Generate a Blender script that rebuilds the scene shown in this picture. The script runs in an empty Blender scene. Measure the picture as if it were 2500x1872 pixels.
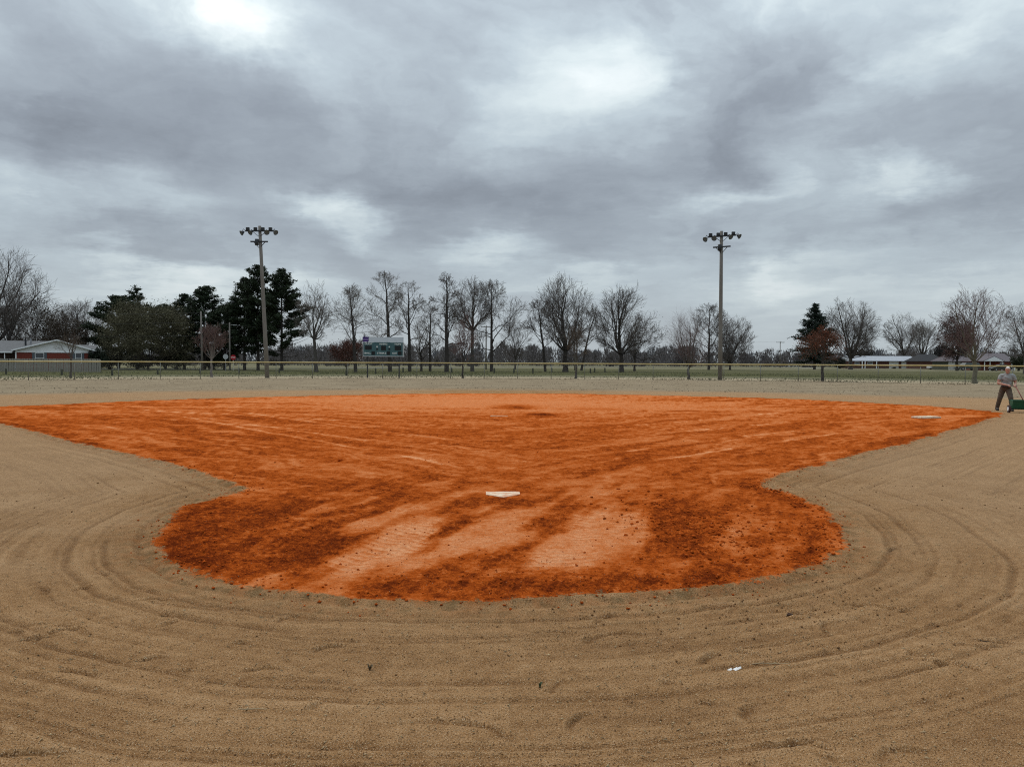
import bpy, bmesh, math, random
import numpy as np
from mathutils import Vector, Matrix

R = math.radians
scene = bpy.context.scene
COL = scene.collection

# ------------------------------------------------------------------ camera
F_PX, CX, CY, CAM_H = 1878.0, 1250.0, 936.0, 1.6
pitch, roll = math.atan(54.0 / F_PX), 0.0047
Fv = Vector((0, math.cos(pitch), -math.sin(pitch)))
R0 = Vector((1, 0, 0)); U0 = R0.cross(Fv)
Rv = (R0 * math.cos(roll) + U0 * math.sin(roll)).normalized()
Uv = Rv.cross(Fv).normalized()
cam = bpy.data.cameras.new('camera'); cam_o = bpy.data.objects.new('camera', cam)
COL.objects.link(cam_o)
cam.sensor_fit = 'HORIZONTAL'; cam.sensor_width = 36.0; cam.lens = 36.0 * F_PX / 2500.0
cam.clip_start = 0.05; cam.clip_end = 9000
cam_o.matrix_world = Matrix(((Rv.x, Uv.x, -Fv.x, 0), (Rv.y, Uv.y, -Fv.y, 0), (Rv.z, Uv.z, -Fv.z, CAM_H), (0, 0, 0, 1)))
scene.camera = cam_o
scene.cycles.use_denoising = False; scene.cycles.pixel_filter_type = 'BLACKMAN_HARRIS'; scene.cycles.filter_width = 1.1

def ray(px, py):
    return Fv + Rv * ((px - CX) / F_PX) - Uv * ((py - CY) / F_PX)
def gp(px, py):
    """pixel of the photograph -> point on the flat ground"""
    d = ray(px, py); t = -CAM_H / d.z
    return Vector((d.x * t, d.y * t, 0))
def at(px, py, Y):
    """pixel -> point at distance Y in front of the camera"""
    d = ray(px, py); t = Y / d.y
    return Vector((d.x * t, Y, CAM_H + d.z * t))
def hz(px):
    return 882.0 + (px - CX) * 0.0047
def xat(px, Y):
    return (px - CX) / F_PX * Y

# ------------------------------------------------------------------ world: overcast sky
SUN_AZ, SUN_EL = R(-28), R(52)          # azimuth from +Y toward +X
sun_dir = Vector((math.sin(SUN_AZ) * math.cos(SUN_EL), math.cos(SUN_AZ) * math.cos(SUN_EL), math.sin(SUN_EL)))
SKY_GAIN = 1.0
world = bpy.data.worlds.new('World'); scene.world = world; world.use_nodes = True
wt = world.node_tree; wt.nodes.clear()

class NT:
    """small helper to write node trees"""
    def __init__(s, nt): s.nt = nt
    def n(s, typ, **kw):
        nd = s.nt.nodes.new(typ)
        for k, v in kw.items(): setattr(nd, k, v)
        return nd
    def put(s, sock, v):
        if v is None: return
        if hasattr(v, 'is_linked') or hasattr(v, 'links'): s.nt.links.new(v, sock)
        else:
            if hasattr(sock.default_value, '__len__') and not hasattr(v, '__len__'): v = (v,) * len(sock.default_value)
            if hasattr(v, '__len__') and len(v) == 3 and len(sock.default_value) == 4: v = (*v, 1)
            sock.default_value = v
    def m(s, op, a, b=None, c=None, clamp=False):
        nd = s.n('ShaderNodeMath', operation=op, use_clamp=clamp)
        for i, v in enumerate((a, b, c)): s.put(nd.inputs[i], v)
        return nd.outputs[0]
    def v(s, op, a, b=None, scale=None):
        nd = s.n('ShaderNodeVectorMath', operation=op)
        s.put(nd.inputs[0], a); s.put(nd.inputs[1], b)
        if scale is not None: s.put(nd.inputs['Scale'], scale)
        return nd.outputs['Value'] if op in ('DOT_PRODUCT', 'LENGTH', 'DISTANCE') else nd.outputs[0]
    def noise(s, vec, scale, detail=4, rough=0.55, dist=0.0, col=False):
        nd = s.n('ShaderNodeTexNoise')
        s.put(nd.inputs['Vector'], vec); s.put(nd.inputs['Scale'], scale)
        nd.inputs['Detail'].default_value = detail; nd.inputs['Roughness'].default_value = rough
        nd.inputs['Distortion'].default_value = dist
        return nd.outputs['Color' if col else 'Fac']
    def ramp(s, fac, stops, interp='LINEAR'):
        nd = s.n('ShaderNodeValToRGB'); cr = nd.color_ramp; cr.interpolation = interp
        while len(cr.elements) > 2: cr.elements.remove(cr.elements[-1])
        for i, (p, c) in enumerate(stops):
            e = cr.elements[i] if i < 2 else cr.elements.new(p)
            e.position = p; e.color = (*c, 1) if len(c) == 3 else c
        s.put(nd.inputs[0], fac)
        return nd.outputs[0]
    def mix(s, fac, a, b, blend='MIX'):
        nd = s.n('ShaderNodeMix', data_type='RGBA', blend_type=blend)
        s.put(nd.inputs[0], fac); s.put(nd.inputs[6], a); s.put(nd.inputs[7], b)
        return nd.outputs[2]
    def rng(s, v, a, b, c=0.0, d=1.0, smooth=True):
        nd = s.n('ShaderNodeMapRange', interpolation_type='SMOOTHSTEP' if smooth else 'LINEAR')
        for i, x in enumerate((v, a, b, c, d)): s.put(nd.inputs[i], x)
        return nd.outputs[0]

def build_sky():
    t = NT(wt)
    dirv = t.n('ShaderNodeTexCoord').outputs['Generated']
    sep = t.n('ShaderNodeSeparateXYZ'); t.put(sep.inputs[0], dirv)
    up = t.m('MAXIMUM', sep.outputs[2], 0.0)
    den = t.m('ADD', up, 0.10)
    comb = t.n('ShaderNodeCombineXYZ')
    t.put(comb.inputs[0], t.m('DIVIDE', sep.outputs[0], den)); t.put(comb.inputs[1], t.m('DIVIDE', sep.outputs[1], den))
    comb.inputs[2].default_value = 0.37
    p = comb.outputs[0]                                   # the cloud deck seen as a flat layer overhead
    big = t.noise(p, 0.62, 7, 0.57, 0.35)
    fine = t.noise(p, 2.3, 6, 0.6, 0.5)
    # ragged directions for the breaks and thick banks of cloud that the photograph shows
    wob = t.v('SCALE', t.v('SUBTRACT', t.noise(p, 0.9, 6, 0.62, 0.0, True), (0.5, 0.5, 0.5)), scale=0.26)
    wob2 = t.v('SCALE', t.v('SUBTRACT', t.noise(dirv, 9.0, 5, 0.6, 0.0, True), (0.5, 0.5, 0.5)), scale=0.10)
    dd = t.v('ADD', dirv, t.v('MULTIPLY', t.v('ADD', wob, wob2), (1, 1, 0.55)))
    total = None
    k = 2500 / 2212
    banks = [  # x, y, half width, half height (in the full view of the photograph), slant in degrees, amount
        (455, 30, 150, 80, 0, .36), (500, 50, 50, 60, 0, .18), (560, 90, 60, 50, 20, .10), (1260, 185, 130, 60, 8, .20), (745, 455, 110, 50, -25, .36), (390, 425, 150, 50, 0, .28),
        (430, 592, 170, 34, 0, .36), (20, 385, 70, 40, 0, .22), (1985, 395, 75, 38, 15, .32), (1570, 440, 110, 26, 12, .28),
        (1290, 598, 190, 24, 3, .20), (1680, 598, 180, 30, 8, .26), (2010, 120, 240, 38, 25, .17), (1060, 548, 120, 32, 10, .22),
        (210, 640, 200, 30, 0, .14), (1950, 640, 420, 34, 0, .10), (700, 250, 45, 110, 20, .10), (100, 60, 130, 60, 0, .06),
        (130, 285, 300, 130, -8, -.20), (430, 260, 180, 110, -12, -.12), (880, 375, 140, 60, -8, -.30), (1240, 385, 170, 62, 8, -.24),
        (1690, 250, 260, 60, 20, -.14), (300, 540, 140, 36, 0, -.26), (1340, 500, 170, 34, 6, -.09), (1940, 520, 260, 44, 12, -.14),
        (960, 150, 110, 120, 20, -.12), (1640, 110, 170, 60, 10, -.07), (640, 360, 80, 60, 0, -.08), (1560, 350, 150, 40, 15, -.10),
        (2150, 300, 120, 60, 20, -.08)]
    for (bx, by, hw, hh, sl, amt) in banks:
        c = ray(bx * k, by * k).normalized()
        e1 = Vector((0, 0, 1)).cross(c); e1 = -e1.normalized()
        e1 = Vector((c.y, -c.x, 0)).normalized(); e2 = e1.cross(c).normalized()
        a = R(sl); f1 = e1 * math.cos(a) + e2 * math.sin(a); f2 = e2 * math.cos(a) - e1 * math.sin(a)
        s1 = hw * k / F_PX; s2 = hh * k / F_PX
        u = t.v('DOT_PRODUCT', dd, tuple(f1 / s1)); w = t.v('DOT_PRODUCT', dd, tuple(f2 / s2))
        # dot(c, f) is zero, so u and w are offsets from the bank's own middle
        q = t.m('ADD', t.m('MULTIPLY', u, u), t.m('MULTIPLY', w, w))
        g = t.m('EXPONENT', t.m('MULTIPLY', q, -0.75))
        fr = t.m('GREATER_THAN', t.v('DOT_PRODUCT', dirv, tuple(c)), 0.0)
        g = t.m('MULTIPLY', t.m('MULTIPLY', g, fr), amt)
        total = g if total is None else t.m('ADD', total, g)
    lump = t.noise(dd, 6.5, 6, .6, .6)
    total = t.m('MULTIPLY', total, t.m('ADD', .35, t.m('MULTIPLY', lump, 1.4)))
    lump2 = t.noise(t.v('MULTIPLY', dd, (1, 1, 1.5)), 3.3, 8, .54, .7)
    total = t.m('ADD', total, t.m('MULTIPLY', t.m('SUBTRACT', lump2, .5), t.rng(sep.outputs[2], 0.0, 0.22, .50, 1.05)))
    L = t.m('ADD', t.m('MULTIPLY', t.m('SUBTRACT', big, 0.5), t.rng(sep.outputs[2], 0.02, 0.30, 0.22, 0.48)), t.m('MULTIPLY', t.m('SUBTRACT', fine, 0.5), t.rng(sep.outputs[2], 0.02, 0.30, 0.08, 0.26)))
    L = t.m('ADD', t.m('ADD', L, 0.465), total, clamp=True)
    col = t.ramp(L, [(0.0, (.222, .250, .290)), (0.20, (.292, .332, .382)), (0.40, (.382, .437, .492)), (0.58, (.50, .58, .635)), (0.76, (.68, .77, .80)), (1.0, (.93, .99, 1.0))])
    # a clouded sky is brighter overhead than low down
    grad = t.m('ADD', t.m('ADD', 0.86, t.m('MULTIPLY', up, 0.55)), t.m('MULTIPLY', t.m('POWER', up, 3.0), 1.65))
    low = t.rng(sep.outputs[2], 0.0, 0.16, 1.0, 0.0)
    col = t.mix(t.m('MULTIPLY', low, 0.40), col, (.64, .70, .725))
    col = t.v('SCALE', col, scale=t.m('MULTIPLY', grad, SKY_GAIN))
    sky = t.n('ShaderNodeTexSky', sky_type='NISHITA')
    sky.sun_disc = False; sky.sun_elevation = SUN_EL; sky.sun_rotation = SUN_AZ
    b1 = t.n('ShaderNodeBackground'); t.put(b1.inputs[0], col); b1.inputs[1].default_value = 1.0
    b2 = t.n('ShaderNodeBackground'); t.put(b2.inputs[0], sky.outputs[0]); b2.inputs[1].default_value = 0.08
    mx = t.n('ShaderNodeMixShader'); mx.inputs[0].default_value = 0.05
    wt.links.new(b1.outputs[0], mx.inputs[1]); wt.links.new(b2.outputs[0], mx.inputs[2])
    out = t.n('ShaderNodeOutputWorld'); wt.links.new(mx.outputs[0], out.inputs[0])
build_sky()
world.cycles.sampling_method = 'MANUAL'; world.cycles.sample_map_resolution = 512

sun = bpy.data.lights.new('sun', 'SUN'); sun.energy = 1.5; sun.angle = R(30); sun.color = (1.0, 0.93, 0.82)
sun_o = bpy.data.objects.new('sun', sun); COL.objects.link(sun_o)
sun_o.rotation_euler = sun_dir.to_track_quat('Z', 'Y').to_euler()
vs = scene.view_settings
vs.view_transform = 'Standard'; vs.look = 'None'; vs.exposure = 0.0; vs.gamma = 1.0; vs.use_curve_mapping = False

# ------------------------------------------------------------------ helpers
rnd = random.Random(7)
def tag(o, label, cat, group=None):
    o['label'] = label; o['category'] = cat
    if group: o['group'] = group
    return o
def struct(o): o['kind'] = 'structure'; return o
def empty(name, loc=(0, 0, 0), rz=0.0):
    o = bpy.data.objects.new(name, None); o.empty_display_size = 0.2; COL.objects.link(o)
    o.location = loc; o.rotation_euler = (0, 0, rz); return o
def link(name, me, mat=None, parent=None, loc=None, rot=None):
    o = bpy.data.objects.new(name, me); COL.objects.link(o)
    if mat is not None and not me.materials:
        me.materials.append(mat)
    if parent is not None: o.parent = parent
    if loc is not None: o.location = loc
    if rot is not None: o.rotation_euler = rot
    return o
def np_mesh(name, V, F, smooth=False):
    """V n x 3, F m x k (all faces with k corners) or a list of such arrays"""
    Fs = F if isinstance(F, list) else [F]
    Fs = [np.asarray(f, dtype=np.int32) for f in Fs if len(f)]
    me = bpy.data.meshes.new(name)
    V = np.asarray(V, dtype=np.float32)
    me.vertices.add(len(V)); me.vertices.foreach_set('co', V.ravel())
    idx = np.concatenate([f.ravel() for f in Fs])
    starts = []; c = 0
    for f in Fs:
        n, k = f.shape; starts.append(np.arange(n, dtype=np.int32) * k + c); c += n * k
    starts = np.concatenate(starts)
    me.loops.add(len(idx)); me.loops.foreach_set('vertex_index', idx)
    me.polygons.add(len(starts)); me.polygons.foreach_set('loop_start', starts)
    me.update(calc_edges=True); me.validate()
    if smooth: me.polygons.foreach_set('use_smooth', np.ones(len(me.polygons), dtype=bool))
    return me

class MB:
    """collects shapes for ONE mesh"""
    def __init__(s): s.v = []; s.f = []
    def add(s, vs, fs):
        o = len(s.v); s.v += [tuple(v) for v in vs]; s.f += [tuple(i + o for i in f) for f in fs]; return s
    def box(s, x0, x1, y0, y1, z0, z1):
        return s.add([(x0, y0, z0), (x1, y0, z0), (x1, y1, z0), (x0, y1, z0), (x0, y0, z1), (x1, y0, z1), (x1, y1, z1), (x0, y1, z1)],
                     [(0, 3, 2, 1), (4, 5, 6, 7), (0, 1, 5, 4), (1, 2, 6, 5), (2, 3, 7, 6), (3, 0, 4, 7)])
    def bar(s, a, b, w, h):
        a = Vector(a); b = Vector(b); d = (b - a).normalized()
        up = Vector((0, 0, 1)) if abs(d.z) < .95 else Vector((0, 1, 0))
        x = d.cross(up).normalized() * (w / 2); y = x.cross(d).normalized() * (h / 2)
        vs = [p + sx * x + sy * y for p in (a, b) for sx, sy in ((-1, -1), (1, -1), (1, 1), (-1, 1))]
        return s.add(vs, [(0, 1, 2, 3), (7, 6, 5, 4), (0, 4, 5, 1), (1, 5, 6, 2), (2, 6, 7, 3), (3, 7, 4, 0)])
    def tube(s, pts, rad, n=8, cap=True):
        pts = [Vector(p) for p in pts]
        rad = rad if hasattr(rad, '__len__') else [rad] * len(pts)
        rings = []; prev = None
        for i, p in enumerate(pts):
            d = (pts[min(i + 1, len(pts) - 1)] - pts[max(i - 1, 0)]).normalized()
            if prev is None: x = d.orthogonal().normalized()
            else: x = (prev - d * prev.dot(d)).normalized()
            prev = x; y = d.cross(x)
            rings.append([p + (x * math.cos(a) + y * math.sin(a)) * rad[i] for a in [2 * math.pi * j / n for j in range(n)]])
        vs = [v for r in rings for v in r]; fs = []
        for i in range(len(pts) - 1):
            for j in range(n):
                fs.append((i * n + j, i * n + (j + 1) % n, (i + 1) * n + (j + 1) % n, (i + 1) * n + j))
        if cap: fs += [tuple(range(n))[::-1], tuple(range((len(pts) - 1) * n, len(pts) * n))]
        return s.add(vs, fs)
    def prism(s, poly, axis, a, b):
        """poly of 2-D points extruded along axis x or y from a to b (poly in the other axis and z)"""
        n = len(poly)
        mk = (lambda u, z, w: (w, u, z)) if axis == 'x' else (lambda u, z, w: (u, w, z))
        vs = [mk(u, z, a) for u, z in poly] + [mk(u, z, b) for u, z in poly]
        fs = [tuple(range(n))[::-1], tuple(range(n, 2 * n))] + [(i, (i + 1) % n, n + (i + 1) % n, n + i) for i in range(n)]
        return s.add(vs, fs)
    def mesh(s, name, smooth=False, fix=True):
        me = bpy.data.meshes.new(name); me.from_pydata(s.v, [], s.f)
        if fix:
            bm = bmesh.new(); bm.from_mesh(me); bmesh.ops.recalc_face_normals(bm, faces=bm.faces); bm.to_mesh(me); bm.free()
        if smooth:
            for p in me.polygons: p.use_smooth = True
        return me
    def build(s, name, mat, parent=None, smooth=False, loc=None):
        return link(name, s.mesh(name, smooth), mat, parent, loc)

_mats = {}
def mat(name, c, rough=0.85, var=0.18, scale=6.0, metal=0.0, spec=0.3, stretch=None, bump=0.0, c2=None, detail=4):
    if name in _mats: return _mats[name]
    m = bpy.data.materials.new(name); m.use_nodes = True; nt = m.node_tree; t = NT(nt)
    b = nt.nodes['Principled BSDF']
    tc = t.n('ShaderNodeTexCoord').outputs['Object']
    if stretch: tc = t.v('MULTIPLY', tc, stretch)
    nz = t.noise(tc, scale, detail, 0.6)
    hi = c2 or tuple(min(1, x * (1 + var)) for x in c); lo = tuple(x * (1 - var) for x in c)
    col = t.ramp(nz, [(0.25, lo), (0.75, hi)])
    t.put(b.inputs['Base Color'], col)
    b.inputs['Roughness'].default_value = rough; b.inputs['Metallic'].default_value = metal
    b.inputs['Specular IOR Level'].default_value = spec
    if bump:
        bn = t.n('ShaderNodeBump'); bn.inputs['Strength'].default_value = bump; bn.inputs['Distance'].default_value = 0.02
        t.put(bn.inputs['Height'], nz); nt.links.new(bn.outputs[0], b.inputs['Normal'])
    _mats[name] = m; return m

# ------------------------------------------------------------------ ground heightfield (numpy)
def _h(ix, iy, seed):
    v = np.sin(ix * 127.1 + iy * 311.7 + seed * 74.7) * 43758.5453
    return v - np.floor(v)
def vn(x, y, seed=0):
    ix = np.floor(x); iy = np.floor(y); fx = x - ix; fy = y - iy
    fx = fx * fx * (3 - 2 * fx); fy = fy * fy * (3 - 2 * fy)
    a = _h(ix, iy, seed); b = _h(ix + 1, iy, seed); c = _h(ix, iy + 1, seed); d = _h(ix + 1, iy + 1, seed)
    return (a + (b - a) * fx) * (1 - fy) + (c + (d - c) * fx) * fy
def fbm(x, y, oct=4, seed=0, gain=0.5):
    s = np.zeros_like(x); a = 1.0; n = 0
    for i in range(oct):
        s += a * vn(x, y, seed + i); n += a; a *= gain; x = x * 2.03 + 17.3; y = y * 2.03 + 5.1
    return s / n
def sstep(e0, e1, x):
    t = np.clip((x - e0) / (e1 - e0), 0, 1); return t * t * (3 - 2 * t)

KV = 2500 / 2212
edge_px = [(0, 915), (90, 937), (190, 960), (330, 990), (400, 1008), (450, 1025), (500, 1042), (536, 1056), (520, 1063), (470, 1074), (400, 1101), (352, 1134),
           (340, 1165), (355, 1200), (420, 1240), (520, 1265), (640, 1280), (760, 1297), (900, 1303), (1040, 1304), (1200, 1298), (1330, 1287), (1450, 1277),
           (1560, 1264), (1700, 1237), (1780, 1209), (1818, 1178), (1818, 1145), (1790, 1110), (1740, 1085), (1690, 1064), (1648, 1052), (1645, 1044), (1662, 1034), (1720, 1019),
           (1850, 985), (1950, 960), (2060, 930), (2130, 908), (2163, 896), (2145, 889), (2000, 877), (1800, 866), (1600, 858.5), (1300, 852), (1100, 850), (900, 851), (600, 856.5), (300, 866), (0, 879)]
edge = [(g.x, g.y) for g in (gp(x * KV, y * KV) for x, y in edge_px)]
edge += [(-19.0, 24.9), (-19.2, 24.2), (-18.4, 23.6)]
edge = np.array(edge)
def resample(P, step=0.12):
    out = []
    for i in range(len(P)):
        p0, p1, p2, p3 = P[i - 1], P[i], P[(i + 1) % len(P)], P[(i + 2) % len(P)]
        n = max(1, int(np.linalg.norm(p2 - p1) / 0.5))
        for j in range(n):
            t = j / n
            out.append(0.5 * ((2 * p1) + (-p0 + p2) * t + (2 * p0 - 5 * p1 + 4 * p2 - p3) * t * t + (-p0 + 3 * p1 - 3 * p2 + p3) * t ** 3))
    return np.array(out)
edge_s = resample(edge)
def sdf(x, y):
    """signed distance to the clay outline, negative inside"""
    shp = x.shape; x = x.ravel(); y = y.ravel()
    d2 = np.full(x.shape, 1e9); ins = np.zeros(x.shape, bool)
    n = len(edge_s)
    for i in range(n):
        ax, ay = edge_s[i]; bx, by = edge_s[(i + 1) % n]
        ex, ey = bx - ax, by - ay
        t = np.clip(((x - ax) * ex + (y - ay) * ey) / (ex * ex + ey * ey + 1e-12), 0, 1)
        dx = x - ax - t * ex; dy = y - ay - t * ey
        np.minimum(d2, dx * dx + dy * dy, out=d2)
        if ay != by:
            c = ((ay > y) != (by > y)) & (x < (bx - ax) * (y - ay) / (by - ay) + ax)
            ins ^= c
    d = np.sqrt(d2); d[ins] *= -1
    return d.reshape(shp)

# rows and columns: finer where the ground is near
ys = [1.2]
while ys[-1] < 46: ys.append(ys[-1] + max(0.0105, 0.00062 * ys[-1] ** 2))
ys = np.array(ys); NR = len(ys); NC = 900
tcol = np.linspace(-1, 1, NC); tcol = 0.55 * tcol + 0.45 * tcol ** 3
hw = 0.72 * ys + 4.0
GX = tcol[None, :] * hw[:, None]; GY = np.repeat(ys[:, None], NC, 1)
SD = sdf(GX, GY)
ragged = (fbm(GX * 3.1, GY * 3.1, 4, 3) - 0.5) * 0.46 + (fbm(GX * 13, GY * 13, 3, 9) - 0.5) * 0.2
SDr = SD + ragged * np.clip(0.35 + GY * 0.02, 0.3, 1.0)
CLAY = 1 - sstep(-0.16, 0.16, SDr)

def blob(px, py, hwpx, hhpx, slant=0.0):
    """soft patch whose middle and size come from the full view of the photograph, laid on the ground"""
    c = gp(px * KV, py * KV); d = c.y
    sx = hwpx * KV * d / F_PX; sy = hhpx * KV * d * d / (F_PX * CAM_H)
    a = math.radians(slant); u = (GX - c.x) * math.cos(a) + (GY - c.y) * math.sin(a); v = -(GX - c.x) * math.sin(a) + (GY - c.y) * math.cos(a)
    return np.exp(-1.0 * ((u / sx) ** 2 + (v / sy) ** 2))
# tone of the clay: below zero damp and freshly turned, above zero dry and smooth
wx = GX + (fbm(GX * 1.3, GY * 1.3, 3, 21) - .5) * 0.9; wy = GY + (fbm(GX * 1.3, GY * 1.3, 3, 25) - .5) * 0.9
side = sstep(-1.6, 1.6, GX + (fbm(GX * .5, GY * .5, 2, 5) - .5) * 3)
uL = wx * 0.765 - wy * 0.643; vL = wx * 0.643 + wy * 0.765
uR = wx * 0.66 + wy * 0.75; vR = -wx * 0.75 + wy * 0.66
stL = fbm(uL * 0.32, vL * 3.4, 4, 31); stR = fbm(uR * 0.32, vR * 3.4, 4, 37)
streak = stL * (1 - side) + stR * side
cross = fbm((GX * .45 + GY * .9) * 0.55, (GX * .9 - GY * .45) * 3.0, 4, 41)
mott = fbm(GX * 2.2, GY * 2.2, 5, 47, .6)
nearhome = np.exp(-(((GX + .1) / 3.9) ** 2 + ((GY - 7.3) / 3.2) ** 2) ** 2)
fineL = fbm(uL * 0.5, vL * 11, 3, 33); fineR = fbm(uR * 0.5, vR * 11, 3, 39); fine_s = fineL * (1 - side) + fineR * side
cross2 = fbm((GX * .33 + GY * .94) * 0.9, (GX * .94 - GY * .33) * 7.0, 4, 43)
TONE = ((streak - .5) * 1.1 + (fine_s - .5) * 1.3) * (1 - .85 * nearhome) + (mott - .5) * .8 + ((cross - .5) * 1.3 + (cross2 - .5) * 1.3) * nearhome
for (bx, by, bw, bh, sl, amt) in [
        (1060, 866, 460, 18, 0, .95), (900, 873, 280, 11, 0, .30), (1330, 876, 360, 11, 0, .30), (1110, 879, 45, 5, 0, -.75), (1170, 896, 34, 4, 0, -.7),
        (560, 900, 300, 26, 0, -.20), (600, 950, 240, 30, 0, -.22), (1750, 930, 250, 32, 0, -.12), (1080, 935, 400, 25, 0, -.06),
        (430, 1160, 110, 60, 0, -.48), (560, 1100, 170, 26, 20, -.42), (620, 1230, 150, 34, 25, -.52), (730, 1180, 130, 18, 40, -.38), (700, 1050, 180, 20, 10, -.22),
        (640, 1150, 110, 12, 30, .42), (480, 1190, 30, 12, 30, .35), (620, 1260, 40, 10, 30, .3),
        (930, 1170, 190, 52, 10, .36), (1200, 1165, 190, 56, 30, .32), (1310, 1130, 90, 46, 40, .20), (1080, 1110, 200, 22, 0, .28), (1250, 1215, 110, 22, 10, .30), (850, 1130, 110, 20, 10, .25),
        (1000, 1110, 70, 12, 20, -.2), (1170, 1130, 60, 10, 30, -.45), (960, 1155, 70, 10, 38, -.50), (1110, 1205, 60, 13, 45, -.55), (1090, 1088, 80, 8, 10, -.35),
        (1480, 1110, 85, 40, 0, -.58), (1480, 1170, 70, 38, 0, -.66), (1560, 1090, 110, 24, 0, -.30), (1680, 1160, 110, 34, 0, -.30), (1740, 1130, 60, 24, 0, -.26),
        (1550, 1245, 130, 20, 0, -.30), (1300, 1260, 190, 22, 0, -.46), (1000, 1270, 180, 20, 0, -.36), (800, 1265, 90, 18, 30, .15), (1400, 1240, 60, 10, 0, .2), (1640, 1235, 70, 10, 0, .25),
        (1590, 1050, 70, 22, 0, -.36), (1850, 960, 190, 14, 0, -.26), (1150, 1080, 180, 10, 0, -.15), (330, 950, 120, 18, 0, .10), (100, 895, 180, 10, 0, .16), (1000, 1000, 350, 24, 0, .02), (1500, 960, 150, 20, 0, .08)]:
    TONE += amt * blob(bx, by, bw, bh, sl)
def stroke(a, b, wid, amt, soft=.25, power=4):
    a = gp(*a); b = gp(*b); d = b - a; L_ = d.length; d = d / L_
    wob_ = (fbm(GX * 1.7, GY * 1.7, 3, int(abs(a.x * 91)) % 50) - .5) * wid * 1.2
    u = (GX - a.x) * d.x + (GY - a.y) * d.y; v = -(GX - a.x) * d.y + (GY - a.y) * d.x + wob_
    return amt * sstep(-soft, soft, u) * (1 - sstep(L_ - soft, L_ + soft, u)) * np.exp(-(v / wid) ** power)
for a_, b_, w__, am in [((484, 1379), (757, 1224), .16, -.55), ((541, 1334), (806, 1232), .15, .55), ((675, 1322), (932, 1245), .14, -.50), ((667, 1391), (858, 1306), .22, -.5), ((838, 1383), (1062, 1294), .30, .40), ((1009, 1359), (1155, 1261), .10, -.75),
                        ((1060, 1370), (1230, 1270), .22, .30), ((1209, 1403), (1322, 1322), .13, -.75), ((1313, 1295), (1430, 1227), .20, -.40), ((1344, 1390), (1570, 1209), .36, .50), ((600, 1440), (760, 1360), .10, .4), ((780, 1440), (900, 1370), .13, .45), ((420, 1330), (560, 1260), .10, -.4), ((1450, 1240), (1530, 1200), .12, -.4), ((900, 1200), (1080, 1160), .25, -.3), ((1400, 1160), (1600, 1110), .3, -.25)]:
    TONE = TONE + stroke(a_, b_, w__, am)
# thin pale drag lines left by the rake
for k_, (off, s_) in enumerate([(-3.2, 0), (-2.2, 0), (-1.3, 0), (-4.4, 0), (1.4, 1), (2.6, 1), (-5.6, 0)]):
    vv = (vL if s_ == 0 else vR)
    ctr = gp(1060 * KV, 1000 * KV); cv = (ctr.x * .643 + ctr.y * .765) if s_ == 0 else (-ctr.x * .75 + ctr.y * .66)
    ln = np.exp(-((vv - cv - off * (-1 if s_ == 0 else 1)) / 0.032) ** 2)
    TONE += 0.42 * ln * (sstep(-1, 1, -GX) if s_ == 0 else sstep(-1, 1, GX)) * sstep(.35, .6, fbm(GX * .6, GY * .6, 2, 60 + k_))
TONE = TONE + (fbm(GX * 6.5, GY * 6.5, 4, 49, .6) - .5) * .8
FAR_DARK = 0.75 * blob(1110, 879, 42, 4.5) + .65 * blob(1168, 896, 30, 3.5) + .35 * blob(1290, 884, 60, 2.5)
far_s = fbm(GX * .16, GY * 2.2, 4, 53); far_m = sstep(17, 27, GY)
TONE = TONE + (far_s - .5) * 1.5 * far_m
TONE = np.tanh(TONE * 1.8) / 1.35 * (.74 + .16 * nearhome) - FAR_DARK
for a_, b_ in [((269, 1014), (800, 1052)), ((419, 1013), (842, 1088)), ((842, 1088), (1100, 1137)), ((560, 1003), (1127, 1078)), ((500, 1020), (1088, 1103)), ((330, 1000), (900, 1030)), ((250, 1040), (760, 1120)), ((1673, 1057), (1927, 1030)), ((1500, 1105), (1996, 1045)), ((1600, 1125), (2053, 1057)), ((1560, 1040), (1900, 1008)), ((1450, 1080), (1800, 1040))]:
    TONE = TONE + stroke(a_, b_, .028 + .0016 * gp(*a_).y, .75, .6, 2) * sstep(.25, .5, fbm(GX * .8, GY * .8, 2, 57))
# the rim is edged with turned-up darker soil
TONE -= 0.38 * np.exp(-((SD + 0.16) / 0.15) ** 2) * sstep(.35, .65, fbm(GX * 1.1, GY * 1.1, 3, 77))
ROUGH = np.clip(-TONE, 0, 1) * CLAY
# tread bars pressed into the dry clay
TR = np.zeros_like(GX)
for (p0, p1, wd) in [((1010, 1125), (880, 1200), .30), ((1190, 1160), (1050, 1250), .32), ((1330, 1095), (1180, 1220), .30), ((1240, 1110), (1100, 1190), .28), ((760, 1110), (560, 1195), .3), ((930, 1130), (740, 1235), .28)]:
    a = gp(p0[0] * KV, p0[1] * KV); b = gp(p1[0] * KV, p1[1] * KV); d = (b - a); L_ = d.length; d = d / L_
    u = (GX - a.x) * d.x + (GY - a.y) * d.y; v = -(GX - a.x) * d.y + (GY - a.y) * d.x
    m_ = sstep(-.2, .1, u) * (1 - sstep(L_ - .1, L_ + .3, u)) * np.exp(-(v / wd) ** 4) * sstep(.25, .6, fbm(GX * 2, GY * 2, 3, 90))
    TR += m_ * (0.5 + 0.5 * np.sin((u + np.abs(v) * .5) * 2 * math.pi / 0.11))
TONE += (TR - .25) * 0.38 * (TR > 0.001)

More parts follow.
